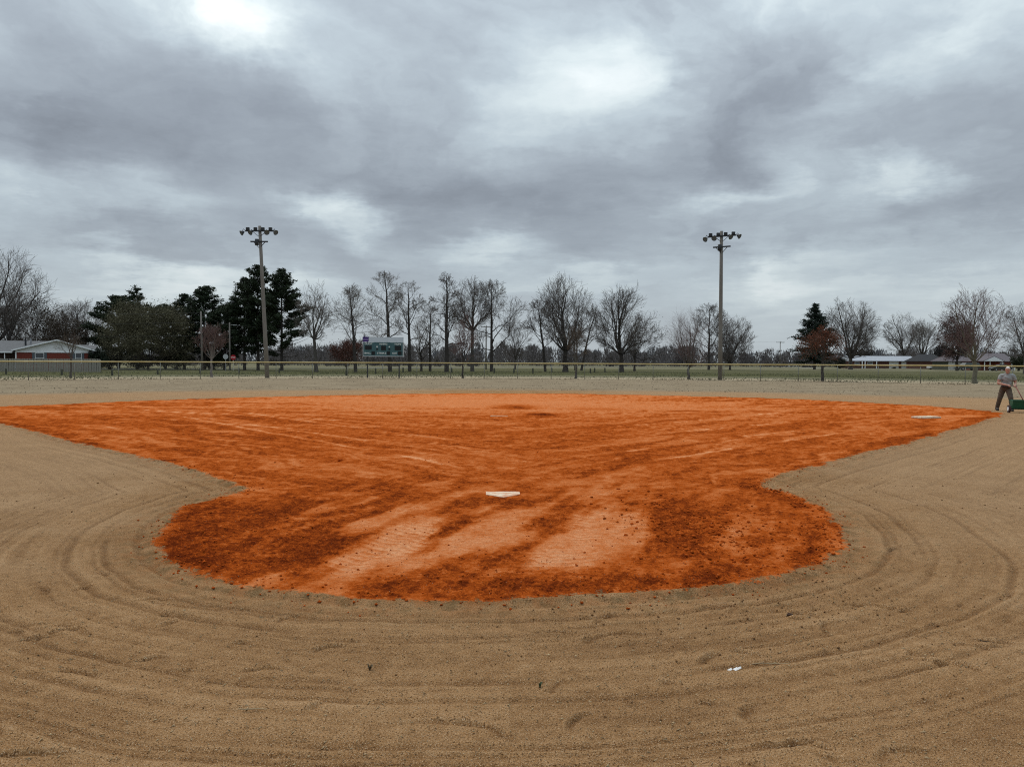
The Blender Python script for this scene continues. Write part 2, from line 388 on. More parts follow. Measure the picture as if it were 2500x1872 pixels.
# heights
Hh = np.zeros_like(GX)
fade_g = np.clip(1.3 - GY / 40, 0.15, 1)
Hh += (fbm(GX * .35, GY * .35, 3, 101) - .5) * 0.05
Hh += (fbm(GX * 2.1, GY * 2.1, 4, 103) - .5) * 0.022
Hh += (fbm(GX * 16, GY * 16, 3, 107) - .5) * (0.010 + 0.055 * ROUGH)
Hh += (fbm(GX * 45, GY * 45, 2, 109) - .5) * (0.007 + 0.032 * ROUGH)
Hh += CLAY * (0.010 + 0.018 * (mott - .5)) - TR * 0.012 * CLAY
TAN = 1 - CLAY
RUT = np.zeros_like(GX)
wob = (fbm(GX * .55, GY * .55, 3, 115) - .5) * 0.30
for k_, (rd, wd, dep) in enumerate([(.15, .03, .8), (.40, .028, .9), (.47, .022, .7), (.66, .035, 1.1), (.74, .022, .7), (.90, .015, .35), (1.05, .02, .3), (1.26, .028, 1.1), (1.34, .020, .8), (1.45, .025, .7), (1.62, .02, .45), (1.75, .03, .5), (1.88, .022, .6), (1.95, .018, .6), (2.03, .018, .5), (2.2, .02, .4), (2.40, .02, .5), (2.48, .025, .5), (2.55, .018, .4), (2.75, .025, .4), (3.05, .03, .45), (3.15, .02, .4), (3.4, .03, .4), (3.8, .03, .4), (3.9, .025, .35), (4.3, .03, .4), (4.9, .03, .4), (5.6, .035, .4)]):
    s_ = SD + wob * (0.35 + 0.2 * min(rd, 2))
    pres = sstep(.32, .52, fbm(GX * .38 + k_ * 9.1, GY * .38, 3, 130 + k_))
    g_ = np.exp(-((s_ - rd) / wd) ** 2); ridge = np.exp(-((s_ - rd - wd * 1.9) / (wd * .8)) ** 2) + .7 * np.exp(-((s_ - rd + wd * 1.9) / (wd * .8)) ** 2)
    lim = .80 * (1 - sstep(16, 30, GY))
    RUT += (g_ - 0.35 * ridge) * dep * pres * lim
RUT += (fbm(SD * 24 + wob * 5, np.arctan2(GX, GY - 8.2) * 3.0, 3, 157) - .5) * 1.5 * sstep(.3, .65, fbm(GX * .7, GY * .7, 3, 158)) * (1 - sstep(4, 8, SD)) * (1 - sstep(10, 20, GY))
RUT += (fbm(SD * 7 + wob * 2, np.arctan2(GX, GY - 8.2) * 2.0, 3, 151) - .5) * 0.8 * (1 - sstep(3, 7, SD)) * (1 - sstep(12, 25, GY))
Hh -= RUT * 0.016 * TAN
# scuffs: short curved ridges of kicked-up sand
SC = np.zeros_like(GX)
rs = random.Random(11)
for i in range(170):
    c = (rs.uniform(-4.5, 4.5), rs.uniform(2.6, 6.6)); r_ = rs.uniform(.12, .42); a0 = rs.uniform(0.1, 2.6); da = rs.uniform(.5, 1.5); w_ = rs.uniform(.014, .022)
    j0, j1 = np.searchsorted(ys, (c[1] - r_ - .1, c[1] + r_ + .1))
    if j1 <= j0: continue
    x = GX[j0:j1] - c[0]; y = (GY[j0:j1] - c[1]) * 1.5
    rr = np.hypot(x, y) + (vn(GX[j0:j1] * 7, GY[j0:j1] * 7, 160 + i) - .5) * .06; th = np.arctan2(y, x)
    am = np.exp(-((th - a0 - da / 2) / (da / 2)) ** 4)
    SC[j0:j1] += np.exp(-((rr - r_) / w_) ** 2) * am * rs.uniform(.5, 1.) - .6 * np.exp(-((rr - r_ + w_ * 2.0) / (w_ * 1.0)) ** 2) * am
SC *= sstep(.25, .4, SD)
Hh += SC * 0.017
Hh += 0.022 * np.exp(-((SD - .04) / .05) ** 2) * sstep(.4, .62, fbm(GX * .9, GY * .9, 3, 171)) - .012 * np.exp(-((SD - .15) / .04) ** 2)
Hh *= fade_g
# flat under the plates and at the outer rim of the sheet
HOME = gp(1228, 1209); FIRST = gp(2261, 1021.5); RUBBER = gp(1219, 1016.5)
for c, r_ in ((HOME, .34), (FIRST, .8), (RUBBER, .6)):
    w_ = np.exp(-(((GX - c.x) ** 2 + (GY - c.y) ** 2) / (r_ * r_)) ** 2); Hh = Hh * (1 - w_) + 0.012 * w_
rim = np.minimum(np.minimum(sstep(0, .06, 1 - np.abs(tcol))[None, :] * np.ones((NR, 1)), sstep(46.2, 43, GY)), sstep(1.2, 1.5, GY))
Hh *= rim
def gz(x, y):
    """height of the ground sheet at a point"""
    j = int(np.clip(np.searchsorted(ys, y), 1, NR - 1)); i = int(np.clip(np.searchsorted(tcol, x / hw[j]), 1, NC - 1))
    return float(Hh[j, i])

V = np.stack([GX, GY, Hh], -1).reshape(-1, 3)
ii = np.arange(NR * NC).reshape(NR, NC)
Q = np.stack([ii[:-1, :-1], ii[:-1, 1:], ii[1:, 1:], ii[1:, :-1]], -1).reshape(-1, 4)
sd_face = SDr.ravel()[Q].mean(1)
q_clay, q_gr = Q[sd_face < 0], Q[sd_face >= 0]
def sub_mesh(name, q, extraV=None, extraF=None):
    used = np.unique(q); remap = np.full(len(V), -1, np.int32); remap[used] = np.arange(len(used))
    vv = V[used]; ff = remap[q]; n0 = len(vv)
    at_ = {k: a.ravel()[used] for k, a in (('clay', CLAY), ('edge', np.exp(-np.maximum(SD, 0) / .22)), ('tone', TONE), ('rut', RUT + np.where(SC < 0, SC * -1.7, SC * -.6)))}  # scuff hollows go darker, crests lighter: relief shading put into the colour
    if extraV is not None:
        vv = np.concatenate([vv, extraV]); ff = [ff, np.asarray(extraF) + n0]
        at_ = {k: np.concatenate([a, np.zeros(len(extraV))]) for k, a in at_.items()}
    me = np_mesh(name, vv, ff, True)
    for k, a in at_.items():
        me.attributes.new(k, 'FLOAT', 'POINT').data.foreach_set('value', a.astype(np.float32))
    return me
x0n, x1n, y0n, y1n = hw[0], hw[-1], ys[0], ys[-1]
B = 3500.0
exV = np.array([(-x0n, y0n, 0), (x0n, y0n, 0), (x1n, y1n, 0), (-x1n, y1n, 0), (-B, -B, 0), (B, -B, 0), (B, B, 0), (-B, B, 0)], float)
exF = np.array([(4, 5, 1, 0), (5, 6, 2, 1), (6, 7, 3, 2), (7, 4, 0, 3)])

def ground_material():
    m = bpy.data.materials.new('field_soil'); m.use_nodes = True; nt = m.node_tree; t = NT(nt); b = nt.nodes['Principled BSDF']
    pos = t.n('ShaderNodeNewGeometry').outputs['Position']
    def attr(n):
        a = t.n('ShaderNodeAttribute'); a.attribute_name = n; return a.outputs['Fac']
    clay, tone, rut = attr('clay'), attr('tone'), attr('rut')
    flat = t.v('MULTIPLY', pos, (1, 1, 0))
    # ---- clay
    g0 = t.noise(flat, 5.5, 5, 0.62); g1 = t.noise(flat, 17, 5, 0.68); g2 = t.noise(flat, 62, 4, 0.72)
    rough_t = t.rng(tone, 0.25, -0.55, 0.55, 1.25)
    nz_ = t.m('ADD', t.m('MULTIPLY', t.m('SUBTRACT', g0, .5), .75), t.m('ADD', t.m('MULTIPLY', t.m('SUBTRACT', g1, .5), 1.05), t.m('MULTIPLY', t.m('SUBTRACT', g2, .5), .85)))
    fac = t.m('ADD', t.m('ADD', t.m('MULTIPLY', tone, 0.46), 0.50), t.m('MULTIPLY', nz_, rough_t))
    clay_c = t.ramp(fac, [(0.0, (.105, .018, .005)), (0.22, (.215, .038, .007)), (0.47, (.43, .084, .011)), (0.68, (.575, .165, .046)), (1.0, (.77, .36, .175))])
    # ---- sandy foul ground
    s1 = t.noise(flat, 1.1, 4, 0.6); s2 = t.noise(flat, 11, 5, 0.68); s3 = t.noise(flat, 210, 2, 0.6); s4 = t.noise(t.v('ADD', flat, (31, 7, 0)), 105, 3, .72)
    sv = t.m('ADD', t.m('MULTIPLY', t.m('SUBTRACT', s1, .5), .45), t.m('ADD', t.m('MULTIPLY', t.m('SUBTRACT', s2, .5), .70), t.m('MULTIPLY', t.m('SUBTRACT', s4, .5), 1.15)))
    sv = t.m('ADD', t.m('ADD', sv, .5), t.m('MULTIPLY', rut, -0.24))  # grooves tinted darker: their shade, with some damp soil, painted into the sand colour
    sand = t.ramp(sv, [(0.0, (.115, .050, .018)), (0.33, (.235, .120, .049)), (0.58, (.365, .202, .090)), (1.0, (.53, .335, .18))])
    sand = t.mix(t.m('MULTIPLY', t.rng(s3, .585, .64), .7), sand, (.66, .52, .36))
    sand = t.mix(t.m('MULTIPLY', t.rng(t.noise(flat, 110, 2, .6), .43, .37), .85), sand, (.08, .040, .018))
    sx_ = t.n('ShaderNodeSeparateXYZ'); t.put(sx_.inputs[0], flat)
    dry = t.m('MULTIPLY', t.rng(t.m('ADD', t.m('ABSOLUTE', sx_.outputs[0]), t.m('MULTIPLY', t.m('SUBTRACT', s1, .5), 5.0)), 2.2, 6.5), .55)
    sand = t.mix(dry, sand, t.mix(.5, sand, (.43, .31, .20)))
    # ---- zones out from home plate
    dist = t.v('DISTANCE', flat, (HOME.x, HOME.y, 0))
    stretchv = t.v('MULTIPLY', flat, (.06, .22, 0))
    zn = t.noise(stretchv, 1.0, 5, .62)
    r = t.m('ADD', dist, t.m('MULTIPLY', t.m('SUBTRACT', zn, .5), 7.0))
    pn = t.noise(t.v('MULTIPLY', flat, (.35, 1.1, 0)), 1.0, 5, .65); pn2 = t.noise(flat, 3.0, 4, .7)
    pv = t.m('ADD', t.m('MULTIPLY', pn, .6), t.m('MULTIPLY', pn2, .4))
    dorm = t.ramp(pv, [(.30, (.145, .110, .072)), (.5, (.262, .206, .138)), (.70, (.36, .295, .20))])
    straw = t.ramp(pv, [(.3, (.27, .215, .14)), (.7, (.43, .36, .25))])
    green = t.ramp(pv, [(.3, (.060, .062, .032)), (.5, (.10, .097, .052)), (.7, (.17, .155, .09))])
    dgreen = t.ramp(pv, [(.3, (.045, .052, .022)), (.5, (.085, .086, .040)), (.7, (.17, .15, .085))])
    mixed = t.ramp(pv, [(.3, (.12, .115, .07)), (.7, (.22, .20, .13))])
    c = t.mix(t.rng(r, 31.5, 37.0), sand, dorm)
    c = t.mix(t.m('MULTIPLY', t.rng(r, 60.8, 62.6), 1.0), c, straw)
    c = t.mix(t.rng(r, 68.5, 73.0), c, mixed)
    c = t.mix(t.rng(r, 76.0, 84.0), c, dgreen)
    c = t.mix(t.rng(r, 104.0, 113.0), c, green)
    c = t.mix(t.rng(r, 150.0, 175.0), c, mixed)
    c = t.mix(t.rng(r, 260.0, 420.0), c, green)
    cl = t.rng(t.m('ADD', clay, t.m('ADD', t.m('MULTIPLY', t.m('SUBTRACT', g1, .5), 1.3), t.m('MULTIPLY', t.m('SUBTRACT', g2, .5), .9))), .40, .58)
    ed = attr('edge')
    c = t.mix(t.m('MULTIPLY', t.m('MULTIPLY', ed, t.rng(g0, .44, .60)), .55), c, (.30, .10, .028))
    c = t.mix(t.m('MULTIPLY', t.m('MULTIPLY', ed, t.rng(t.noise(t.v('ADD', flat, (9, 3, 0)), 7, 4, .65), .48, .60)), .65), c, (.095, .075, .035))
    base = t.mix(cl, c, clay_c)
    t.put(b.inputs['Base Color'], base)
    b.inputs['Roughness'].default_value = 1.0; b.inputs['Specular IOR Level'].default_value = 0.0
    hgt = t.m('ADD', t.m('MULTIPLY', g2, .7), t.m('ADD', t.m('MULTIPLY', g1, 1.6), t.m('MULTIPLY', s4, .5)))
    bn = t.n('ShaderNodeBump'); bn.inputs['Strength'].default_value = 0.8; bn.inputs['Distance'].default_value = 0.03
    t.put(bn.inputs['Height'], hgt); nt.links.new(bn.outputs[0], b.inputs['Normal'])
    return m
GM = ground_material()
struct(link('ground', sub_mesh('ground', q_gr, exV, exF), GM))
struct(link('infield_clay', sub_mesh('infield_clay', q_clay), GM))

# a road beyond the outfield
asphalt = mat('asphalt', (.085, .087, .092), .9, .25, 1.5)
def strip(name, pts, w, z, m):
    vs, fs = [], []
    for i, p in enumerate(pts):
        p = Vector((*p, 0)); d = Vector((*pts[min(i + 1, len(pts) - 1)], 0)) - Vector((*pts[max(i - 1, 0)], 0)); d.normalize()
        n = Vector((-d.y, d.x, 0)) * (w / 2)
        vs += [(p.x - n.x, p.y - n.y, z), (p.x + n.x, p.y + n.y, z)]
        if i: fs.append((2 * i - 2, 2 * i - 1, 2 * i + 1, 2 * i))
    me = bpy.data.meshes.new(name); me.from_pydata(vs, [], fs)
    return struct(link(name, me, m))
strip('road', [(-160, 114), (-110, 119), (-70, 128), (-40, 152), (0, 205), (40, 250), (90, 268), (200, 282)], 7.0, 0.006, asphalt)
strip('driveway', [(93.5, 235), (93, 252), (90, 268)], 5.0, 0.012, mat('pale_concrete', (.36, .35, .33), .9, .15, 2))

# ------------------------------------------------------------------ plates and bases
plate_white = None
def dirty_white(name, dirt, amount):
    m = bpy.data.materials.new(name); m.use_nodes = True; t = NT(m.node_tree); b = m.node_tree.nodes['Principled BSDF']
    tc = t.n('ShaderNodeTexCoord').outputs['Object']
    nz = t.noise(t.v('MULTIPLY', tc, (1, 2.2, 1)), 7, 6, .65, .4)
    col = t.mix(t.rng(nz, .60 - amount * .3, .68 - amount * .15), (.66, .55, .40), dirt)
    col = t.mix(t.m('MULTIPLY', t.noise(tc, 90, 2), .35), col, (.60, .40, .25))
    t.put(b.inputs['Base Color'], col); b.inputs['Roughness'].default_value = .7
    return m
w_ = 0.216
pl = [(-w_, .19), (w_, .19), (w_, -.02), (0, -.235), (-w_, -.02)]
bm = bmesh.new()
f = bm.faces.new([bm.verts.new((x, y, .05)) for x, y in pl[::-1]])
ex = bmesh.ops.extrude_face_region(bm, geom=[f])
for v in ex['geom']:
    if isinstance(v, bmesh.types.BMVert): v.co.z = 0
bmesh.ops.recalc_face_normals(bm, faces=bm.faces)
bmesh.ops.bevel(bm, geom=[e for e in bm.edges if min(v.co.z for v in e.verts) > .04], offset=.012, segments=2, affect='EDGES')
me = bpy.data.meshes.new('home_plate'); bm.to_mesh(me); bm.free()
o = link('home_plate', me, dirty_white('plate_rubber', (.50, .20, .09), .55), None, (HOME.x, HOME.y, -.033), (0, 0, R(2)))
tag(o, 'white five-sided home plate smeared with red dirt', 'home plate')
bagm = dirty_white('bag_canvas', (.50, .28, .16), .25)
b0 = empty('first_base', (FIRST.x, FIRST.y, 0.0), R(20))
for i in (-1, 1):
    bm = bmesh.new(); bmesh.ops.create_cube(bm, size=1)
    for v in bm.verts: v.co = Vector((v.co.x * .385 + i * .196, v.co.y * .39, v.co.z * .06 + .034))
    bmesh.ops.bevel(bm, geom=bm.edges[:], offset=.022, segments=3, affect='EDGES')
    me = bpy.data.meshes.new('bag'); bm.to_mesh(me); bm.free(); link('bag', me, bagm, b0)
tag(b0, 'white double base bag on the red clay near the man with spreader', 'base')
bm = bmesh.new(); bmesh.ops.create_cube(bm, size=1)
for v in bm.verts: v.co = Vector((v.co.x * .52, v.co.y * .15, v.co.z * .08))
bmesh.ops.bevel(bm, geom=bm.edges[:], offset=.012, segments=2, affect='EDGES')
me = bpy.data.meshes.new('pitching_rubber'); bm.to_mesh(me); bm.free()
tag(link('pitching_rubber', me, dirty_white('rubber_slab', (.60, .26, .11), 1.0), None, (RUBBER.x, RUBBER.y, -.016)), 'narrow white pitching rubber half buried in pale clay', 'pitching rubber')

# ------------------------------------------------------------------ clods, pebbles, litter
def scatter_lumps(name, pts, mat_, seed):
    """pts: (x, y, size) -> irregular 8-cornered lumps in one mesh"""
    rg = np.random.default_rng(seed); n = len(pts)
    base = np.array([(1, 0, 0), (-1, 0, 0), (0, 1, 0), (0, -1, 0), (0, 0, 1), (0, 0, -1), (.6, .6, .5), (-.6, .5, .5), (.5, -.6, .5), (-.6, -.6, .4)], float)
    tri = np.array([(4, 6, 7), (4, 7, 9), (4, 9, 8), (4, 8, 6), (0, 2, 6), (2, 7, 6), (2, 1, 7), (1, 9, 7), (1, 3, 9), (3, 8, 9), (3, 0, 8), (0, 6, 8), (5, 2, 0), (5, 1, 2), (5, 3, 1), (5, 0, 3)])
    P = np.array([(x, y, gz(x, y)) for x, y, s in pts]); S = np.array([s for _, _, s in pts])
    vv = base[None] * S[:, None, None] * rg.uniform(.55, 1.25, (n, 10, 1)) * np.array([1, 1, .75])
    a = rg.uniform(0, 6.28, n); c, s = np.cos(a), np.sin(a)
    x = vv[..., 0] * c[:, None] - vv[..., 1] * s[:, None]; y = vv[..., 0] * s[:, None] + vv[..., 1] * c[:, None]
    vv = np.stack([x, y, vv[..., 2]], -1) + P[:, None]
    vv[..., 2] += (S * .25)[:, None]
    F_ = (tri[None] + (np.arange(n) * 10)[:, None, None]).reshape(-1, 3)
    o = link(name, np_mesh(name, vv.reshape(-1, 3), F_, False), mat_); o['kind'] = 'stuff'; return o
def pick(n, cx, cy, sx, sy, s0, s1, rg, clay=None):
    out = []
    c = gp(cx * KV, cy * KV); sx = sx * KV * c.y / F_PX; sy = sy * KV * c.y ** 2 / (F_PX * CAM_H)
    while len(out) < n:
        x, y = rg.gauss(c.x, sx), rg.gauss(c.y, sy)
        if not 2.2 < y < 30: continue
        j = min(NR - 1, np.searchsorted(ys, y)); i = min(NC - 1, np.searchsorted(tcol, x / hw[j]))
        if clay is not None and (SD[j, i] < 0.02) != clay: continue
        out.append((x, y, s0 * (s1 / s0) ** (rg.random() ** 3.4)))
    return out
rg = random.Random(5)
pts = pick(1500, 1480, 1140, 75, 45, .003, .024, rg, True) + pick(800, 1700, 1160, 110, 40, .003, .018, rg, True) + pick(900, 520, 1180, 170, 60, .003, .015, rg, True) \
    + pick(500, 1250, 1255, 240, 25, .003, .015, rg, True) + pick(300, 1100, 1150, 260, 60, .003, .012, rg, True) + pick(250, 1000, 1000, 500, 60, .006, .018, rg, True)
# a line of larger clods along the right-hand rim
for i in range(120):
    k_ = rg.uniform(25, 31); a_ = edge[int(k_)]; b_ = edge[int(k_) + 1]; t_ = k_ % 1
    x, y = a_ * (1 - t_) + b_ * t_; pts.append((x - abs(rg.gauss(0, .16)), y + rg.gauss(0, .08), rg.uniform(.004, .022)))
for i in range(900):
    k_ = rg.uniform(3, 38); a_ = edge[int(k_)]; b_ = edge[int(k_) + 1]; t_ = k_ % 1
    x, y = a_ * (1 - t_) + b_ * t_; pts.append((x + rg.gauss(0, .14), y + rg.gauss(0, .14), .003 + .012 * rg.random() ** 2))
clodm = mat('clay_clod', (.33, .066, .011), 1.0, .5, 9, spec=0.0)
scatter_lumps('clay_clods', pts, clodm, 1)
pts = pick(500, 1750, 1260, 160, 40, .003, .010, rg, False) + pick(600, 1500, 1330, 300, 50, .003, .010, rg, False) + pick(500, 900, 1420, 500, 100, .002, .008, rg, False) + pick(200, 1750, 1050, 180, 40, .004, .014, rg, False) + pick(160, 250, 1060, 160, 40, .004, .014, rg, False)
scatter_lumps('dark_crumbs', pts, mat('dark_crumb', (.14, .074, .034), 1.0, .4, 9, spec=0.0), 2)
pts = [(rg.uniform(-4, 4) * y / 4, y, rg.uniform(.0014, .0036)) for y in (2.6 + 5.5 * rg.random() ** 1.6 for _ in range(6000))]
pts = [p for p in pts if abs(p[0]) < .7 * p[1] + 1]
scatter_lumps('sand_grit', pts, mat('sand_grit', (.42, .30, .19), 1.0, .4, 30, spec=0.0), 3)
# straws
def straws(name, n, seed, m):
    rg = np.random.default_rng(seed); y = 2.6 + 7 * rg.random(n) ** 1.5; x = rg.uniform(-.85, .85, n) * (y * .75 + .6)
    ok = [i for i in range(n) if SD[min(NR - 1, np.searchsorted(ys, y[i])), min(NC - 1, np.searchsorted(tcol, x[i] / hw[min(NR - 1, np.searchsorted(ys, y[i]))]))] > .1]
    x, y = x[ok], y[ok]; n = len(x); L = rg.uniform(.004, .014, n); a = rg.uniform(0, 6.28, n); w = .0016
    z = np.array([gz(p, q) for p, q in zip(x, y)]) + .004
    dx, dy = np.cos(a) * L, np.sin(a) * L; nx, ny = -np.sin(a) * w, np.cos(a) * w
    vv = np.stack([np.stack([x - dx, y - dy, z - .003], -1), np.stack([x + dx, y + dy, z + rg.uniform(0, .012, n)], -1), np.stack([x + nx, y + ny, z + .008], -1), np.stack([x - nx, y - ny, z], -1)], 1).reshape(-1, 3)
    F_ = np.array([(0, 1, 2), (0, 3, 1), (3, 2, 1), (0, 2, 3)])[None] + (np.arange(n) * 4)[:, None, None]
    o = link(name, np_mesh(name, vv, F_.reshape(-1, 3)), m); o['kind'] = 'stuff'
straws('dead_straw', 3000, 4, mat('dead_straw', (.42, .31, .18), 1.0, .35, 20, spec=0.0))

def rock(px, py, s, m, label, seed, name='dirt_clod'):
    g = gp(px, py); rr = random.Random(seed)
    bm = bmesh.new(); bmesh.ops.create_icosphere(bm, subdivisions=2, radius=s)
    for v in bm.verts: v.co = v.co * (1 + rr.uniform(-.28, .28)); v.co.z *= .75
    me = bpy.data.meshes.new(name); bm.to_mesh(me); bm.free()
    return tag(link(name, me, m, None, (g.x, g.y, gz(g.x, g.y) + s * .4)), label, 'clod')
rock(1928, 1497, .018, mat('dark_clod', (.05, .025, .015), .95, .3, 30), 'dark lone clod lying on the tan sand outside the clay rim', 3)
rock(830, 1128, .035, clodm, 'small brown clod on the sand beside the third-base clay edge', 8)
g = gp(1790, 1631); mb = MB()
rr = random.Random(2)
for i in range(5):
    a = rr.uniform(-.03, .03); b_ = rr.uniform(-.012, .012)
    mb.add([(a, b_, .004), (a + .022, b_ + .004, .010), (a + .018, b_ + .014, .016), (a - .004, b_ + .012, .006), (a + .009, b_ + .007, .0)], [(0, 1, 2, 3), (0, 4, 1), (1, 4, 2), (2, 4, 3), (3, 4, 0)])
tag(mb.build('paper_scrap', mat('scrap_white', (.75, .73, .70), .8, .1), None, False, (g.x, g.y, gz(g.x, g.y))), 'tiny torn white paper scrap lying on the tan sand', 'litter')
def stick(px, py, L, ang, label, m, seed):
    g = gp(px, py); rr = random.Random(seed); pts = []
    for i in range(5):
        t_ = (i / 4 - .5) * L; pts.append((math.cos(ang) * t_ + rr.uniform(-.006, .006), math.sin(ang) * t_ + rr.uniform(-.006, .006), .008 + rr.uniform(0, .008)))
    o = MB().tube(pts, [.002, .003, .003, .0025, .0015], 5).build('twig', m, None, False, (g.x, g.y, gz(g.x, g.y)))
    return tag(o, label, 'twig')
dk = mat('twig_dark', (.05, .035, .025), .9, .3, 20); strw = mat('twig_straw', (.36, .27, .16), .9, .2, 20, spec=.05)
stick(2408, 1563, .07, -.5, 'dark broken twig on the sand beside a faint rut, at the rut\'s edge', dk, 1)
stick(1883, 1615, .22, .05, 'long pale straw stalk lying near the torn paper scrap', strw, 2)
stick(615, 1743, .12, -.05, 'pale straw stalk lying alone across bare tan sand ruts', strw, 3)
def weed(px, py, h, label, m, seed):
    g = gp(px, py); rr = random.Random(seed); mb = MB()
    for i in range(16):
        a = rr.uniform(0, 6.28); l = h * rr.uniform(.5, 1); w = .0035; dx, dy = math.cos(a), math.sin(a); s_ = rr.uniform(.2, 1.0)
        p1 = Vector((dx * l * s_ * .5, dy * l * s_ * .5, l * .7)); p2 = Vector((dx * l * s_, dy * l * s_, l * (1 - .4 * s_)))
        mb.add([(-dy * w, dx * w, 0), (dy * w, -dx * w, 0), (p1.x + dy * w, p1.y - dx * w, p1.z), (p1.x - dy * w, p1.y + dx * w, p1.z), p2], [(0, 1, 2, 3), (3, 2, 4)])
    o = link('weed', mb.mesh('weed', fix=False), m, None, (g.x, g.y, gz(g.x, g.y))); return tag(o, label, 'weed')
weed(1318, 1682, .03, 'tiny dark green weed sprout growing in the sand rut', mat('weed_green', (.04, .06, .022), .8, .3), 1)
weed(903, 1640, .04, 'small dry brown grass sprig standing in bare sand', mat('weed_dry', (.12, .085, .045), .85, .3), 2)
#PART2
# ------------------------------------------------------------------ light poles at the outfield fence
oldwood = mat('weathered_wood', (.17, .155, .137), .9, .3, 5, stretch=(6, 6, .4), bump=.3)
darkmetal = mat('dark_metal', (.035, .038, .042), .6, .25, 4, .3)
greymetal = mat('grey_metal', (.32, .33, .34), .5, .2, 4, .5)
def lathe(profile, n=14):
    mb = MB(); vs = []; fs = []
    for r_, z in profile:
        vs += [(math.cos(2 * math.pi * j / n) * r_, math.sin(2 * math.pi * j / n) * r_, z) for j in range(n)]
    for i in range(len(profile) - 1):
        for j in range(n): fs.append((i * n + j, i * n + (j + 1) % n, (i + 1) * n + (j + 1) % n, (i + 1) * n + j))
    return mb.add(vs, fs)
def light_pole(base_px, top_px, Y, label, tilt, lean_arm):
    b = gp(*base_px); s = Y / b.y; b = Vector((b.x * s, Y, 0)); t_ = at(top_px[0], top_px[1], Y)
    root = empty('light_pole', b); H = t_.z; lx = t_.x - b.x
    def P(z): return Vector((lx * z / H, 0, z))
    MB().tube([P(-.1), P(H * .3), P(H * .65), P(H)], [.20, .175, .155, .135], 12).build('pole', oldwood, root, True)
    ca, sa = math.cos(lean_arm), math.sin(lean_arm)
    def A(u, dz, dy=0.0): return P(H) + Vector((u * ca, dy, dz + u * sa))
    MB().bar(A(-1.25, -.46, -.16), A(1.25, -.46, -.16), .11, .13).build('crossarm', darkmetal, root)
    MB().bar(A(-.78, -1.42, -.16), A(.78, -1.42, -.16), .10, .12).build('crossarm', darkmetal, root)
    MB().bar(A(-.05, -1.95, -.1), A(-.52, -1.44, -.1), .05, .05).build('brace', darkmetal, root)
    MB().bar(A(.05, -1.95, -.1), A(.52, -1.44, -.1), .05, .05).build('brace', darkmetal, root)
    MB().bar(A(-.05, -.95, -.1), A(-.62, -.50, -.1), .04, .04).build('brace', darkmetal, root)
    MB().bar(A(.05, -.95, -.1), A(.62, -.50, -.1), .04, .04).build('brace', darkmetal, root)
    MB().tube([A(-.2, -1.75, -.2), A(-.2, -1.2, -.2)], .17, 10).build('transformer', darkmetal, root, True)
    for (u, dz, up, yaw, pit) in [(-1.50, -.66, .16, -52, 60), (-.72, -.62, .10, -30, 55), (.72, -.60, .10, 30, 55), (1.50, -.60, .16, 52, 60)]:
        m_ = lathe([(.025, .25), (.075, .235), (.10, .15), (.17, .05), (.225, -.05), (.24, -.085), (.21, -.07), (.085, .10), (.01, .12)])
        lamp = link('floodlight', m_.mesh('floodlight', True), darkmetal, root, A(u, dz, -.30), (R(-pit), 0, R(yaw) * 1.0))
        lathe([(.01, -.03), (.11, -.04), (.218, -.072)]).build('lens', mat('lamp_glass', (.10, .11, .115), .25, .1), lamp, True)
        MB().tube([A(u * .83, -.46, -.16), A(u * .93, -.36 + (up - .1), -.2), A(u, dz + .10, -.28)], .028, 6).build('lamp_arm', darkmetal, root)
    for u in (-1.02, -.33, .33, 1.02):
        a = A(u, -.40, -.16); MB().box(a.x - .14, a.x + .14, a.y - .11, a.y + .11, a.z, a.z + .24).build('ballast_box', darkmetal, root)
    return tag(root, label, 'light pole', 'floodlight poles behind the outfield fence')
light_pole((652.5, 925), (634, 552), 69.6, 'leaning wooden floodlight pole standing in front of the tall pines', 0, 0.0)
light_pole((1758, 928.5), (1761.5, 564.5), 69.2, 'straight wooden floodlight pole standing beside the reddish bare round trees', 0, 0.075)

# ------------------------------------------------------------------ outfield fence
yellow = mat('yellow_plastic', (.50, .36, .10), .6, .2, 1.2, c2=(.62, .50, .25))
galv = mat('galvanised', (.20, .20, .17), .6, .3, 3, .4)
FR = 61.0
def arc(a, z=0.0, r_=FR): return Vector((HOME.x + math.sin(a) * r_, HOME.y + math.cos(a) * r_, z))
fence = empty('outfield_fence', arc(0)); fo = arc(0)
A0, A1 = R(-66), R(66)
nseg = 132
MB().tube([arc(A0 + (A1 - A0) * i / nseg, 1.42) - fo for i in range(nseg + 1)], .048, 8).build('top_rail_cap', yellow, fence, True)
step_a = 3.05 / FR; na = int((A1 - A0) / step_a)
pm = MB().tube([(0, 0, -.05), (0, 0, 1.40)], .03, 8).mesh('post', True)
for i in range(na + 1):
    a = A0 + i * step_a + .012; p = arc(a) - fo
    o = link('post', pm, galv, fence, p, (R(rnd.uniform(-.6, .6)), R(rnd.uniform(-.6, .6)), 0))
segs = []
dia = 0.075
for i in range(int((A1 - A0) * FR / dia)):
    a = A0 + i * dia / FR
    for s_ in (1, -1):
        segs.append((*(arc(a, .03, FR + .036) - fo), *(arc(a + s_ * 1.36 / FR, 1.39, FR + .036) - fo)))
S = np.array(segs); d = S[:, 3:] - S[:, :3]; d /= np.linalg.norm(d, axis=1)[:, None]
n1 = np.cross(d, (0, 0, 1.)); n1 /= np.linalg.norm(n1, axis=1)[:, None]; n2 = np.cross(d, n1)
vv = []
for e in (S[:, :3], S[:, 3:]):
    for k_ in range(3):
        vv.append(e + .0016 * (math.cos(2.094 * k_) * n1 + math.sin(2.094 * k_) * n2))
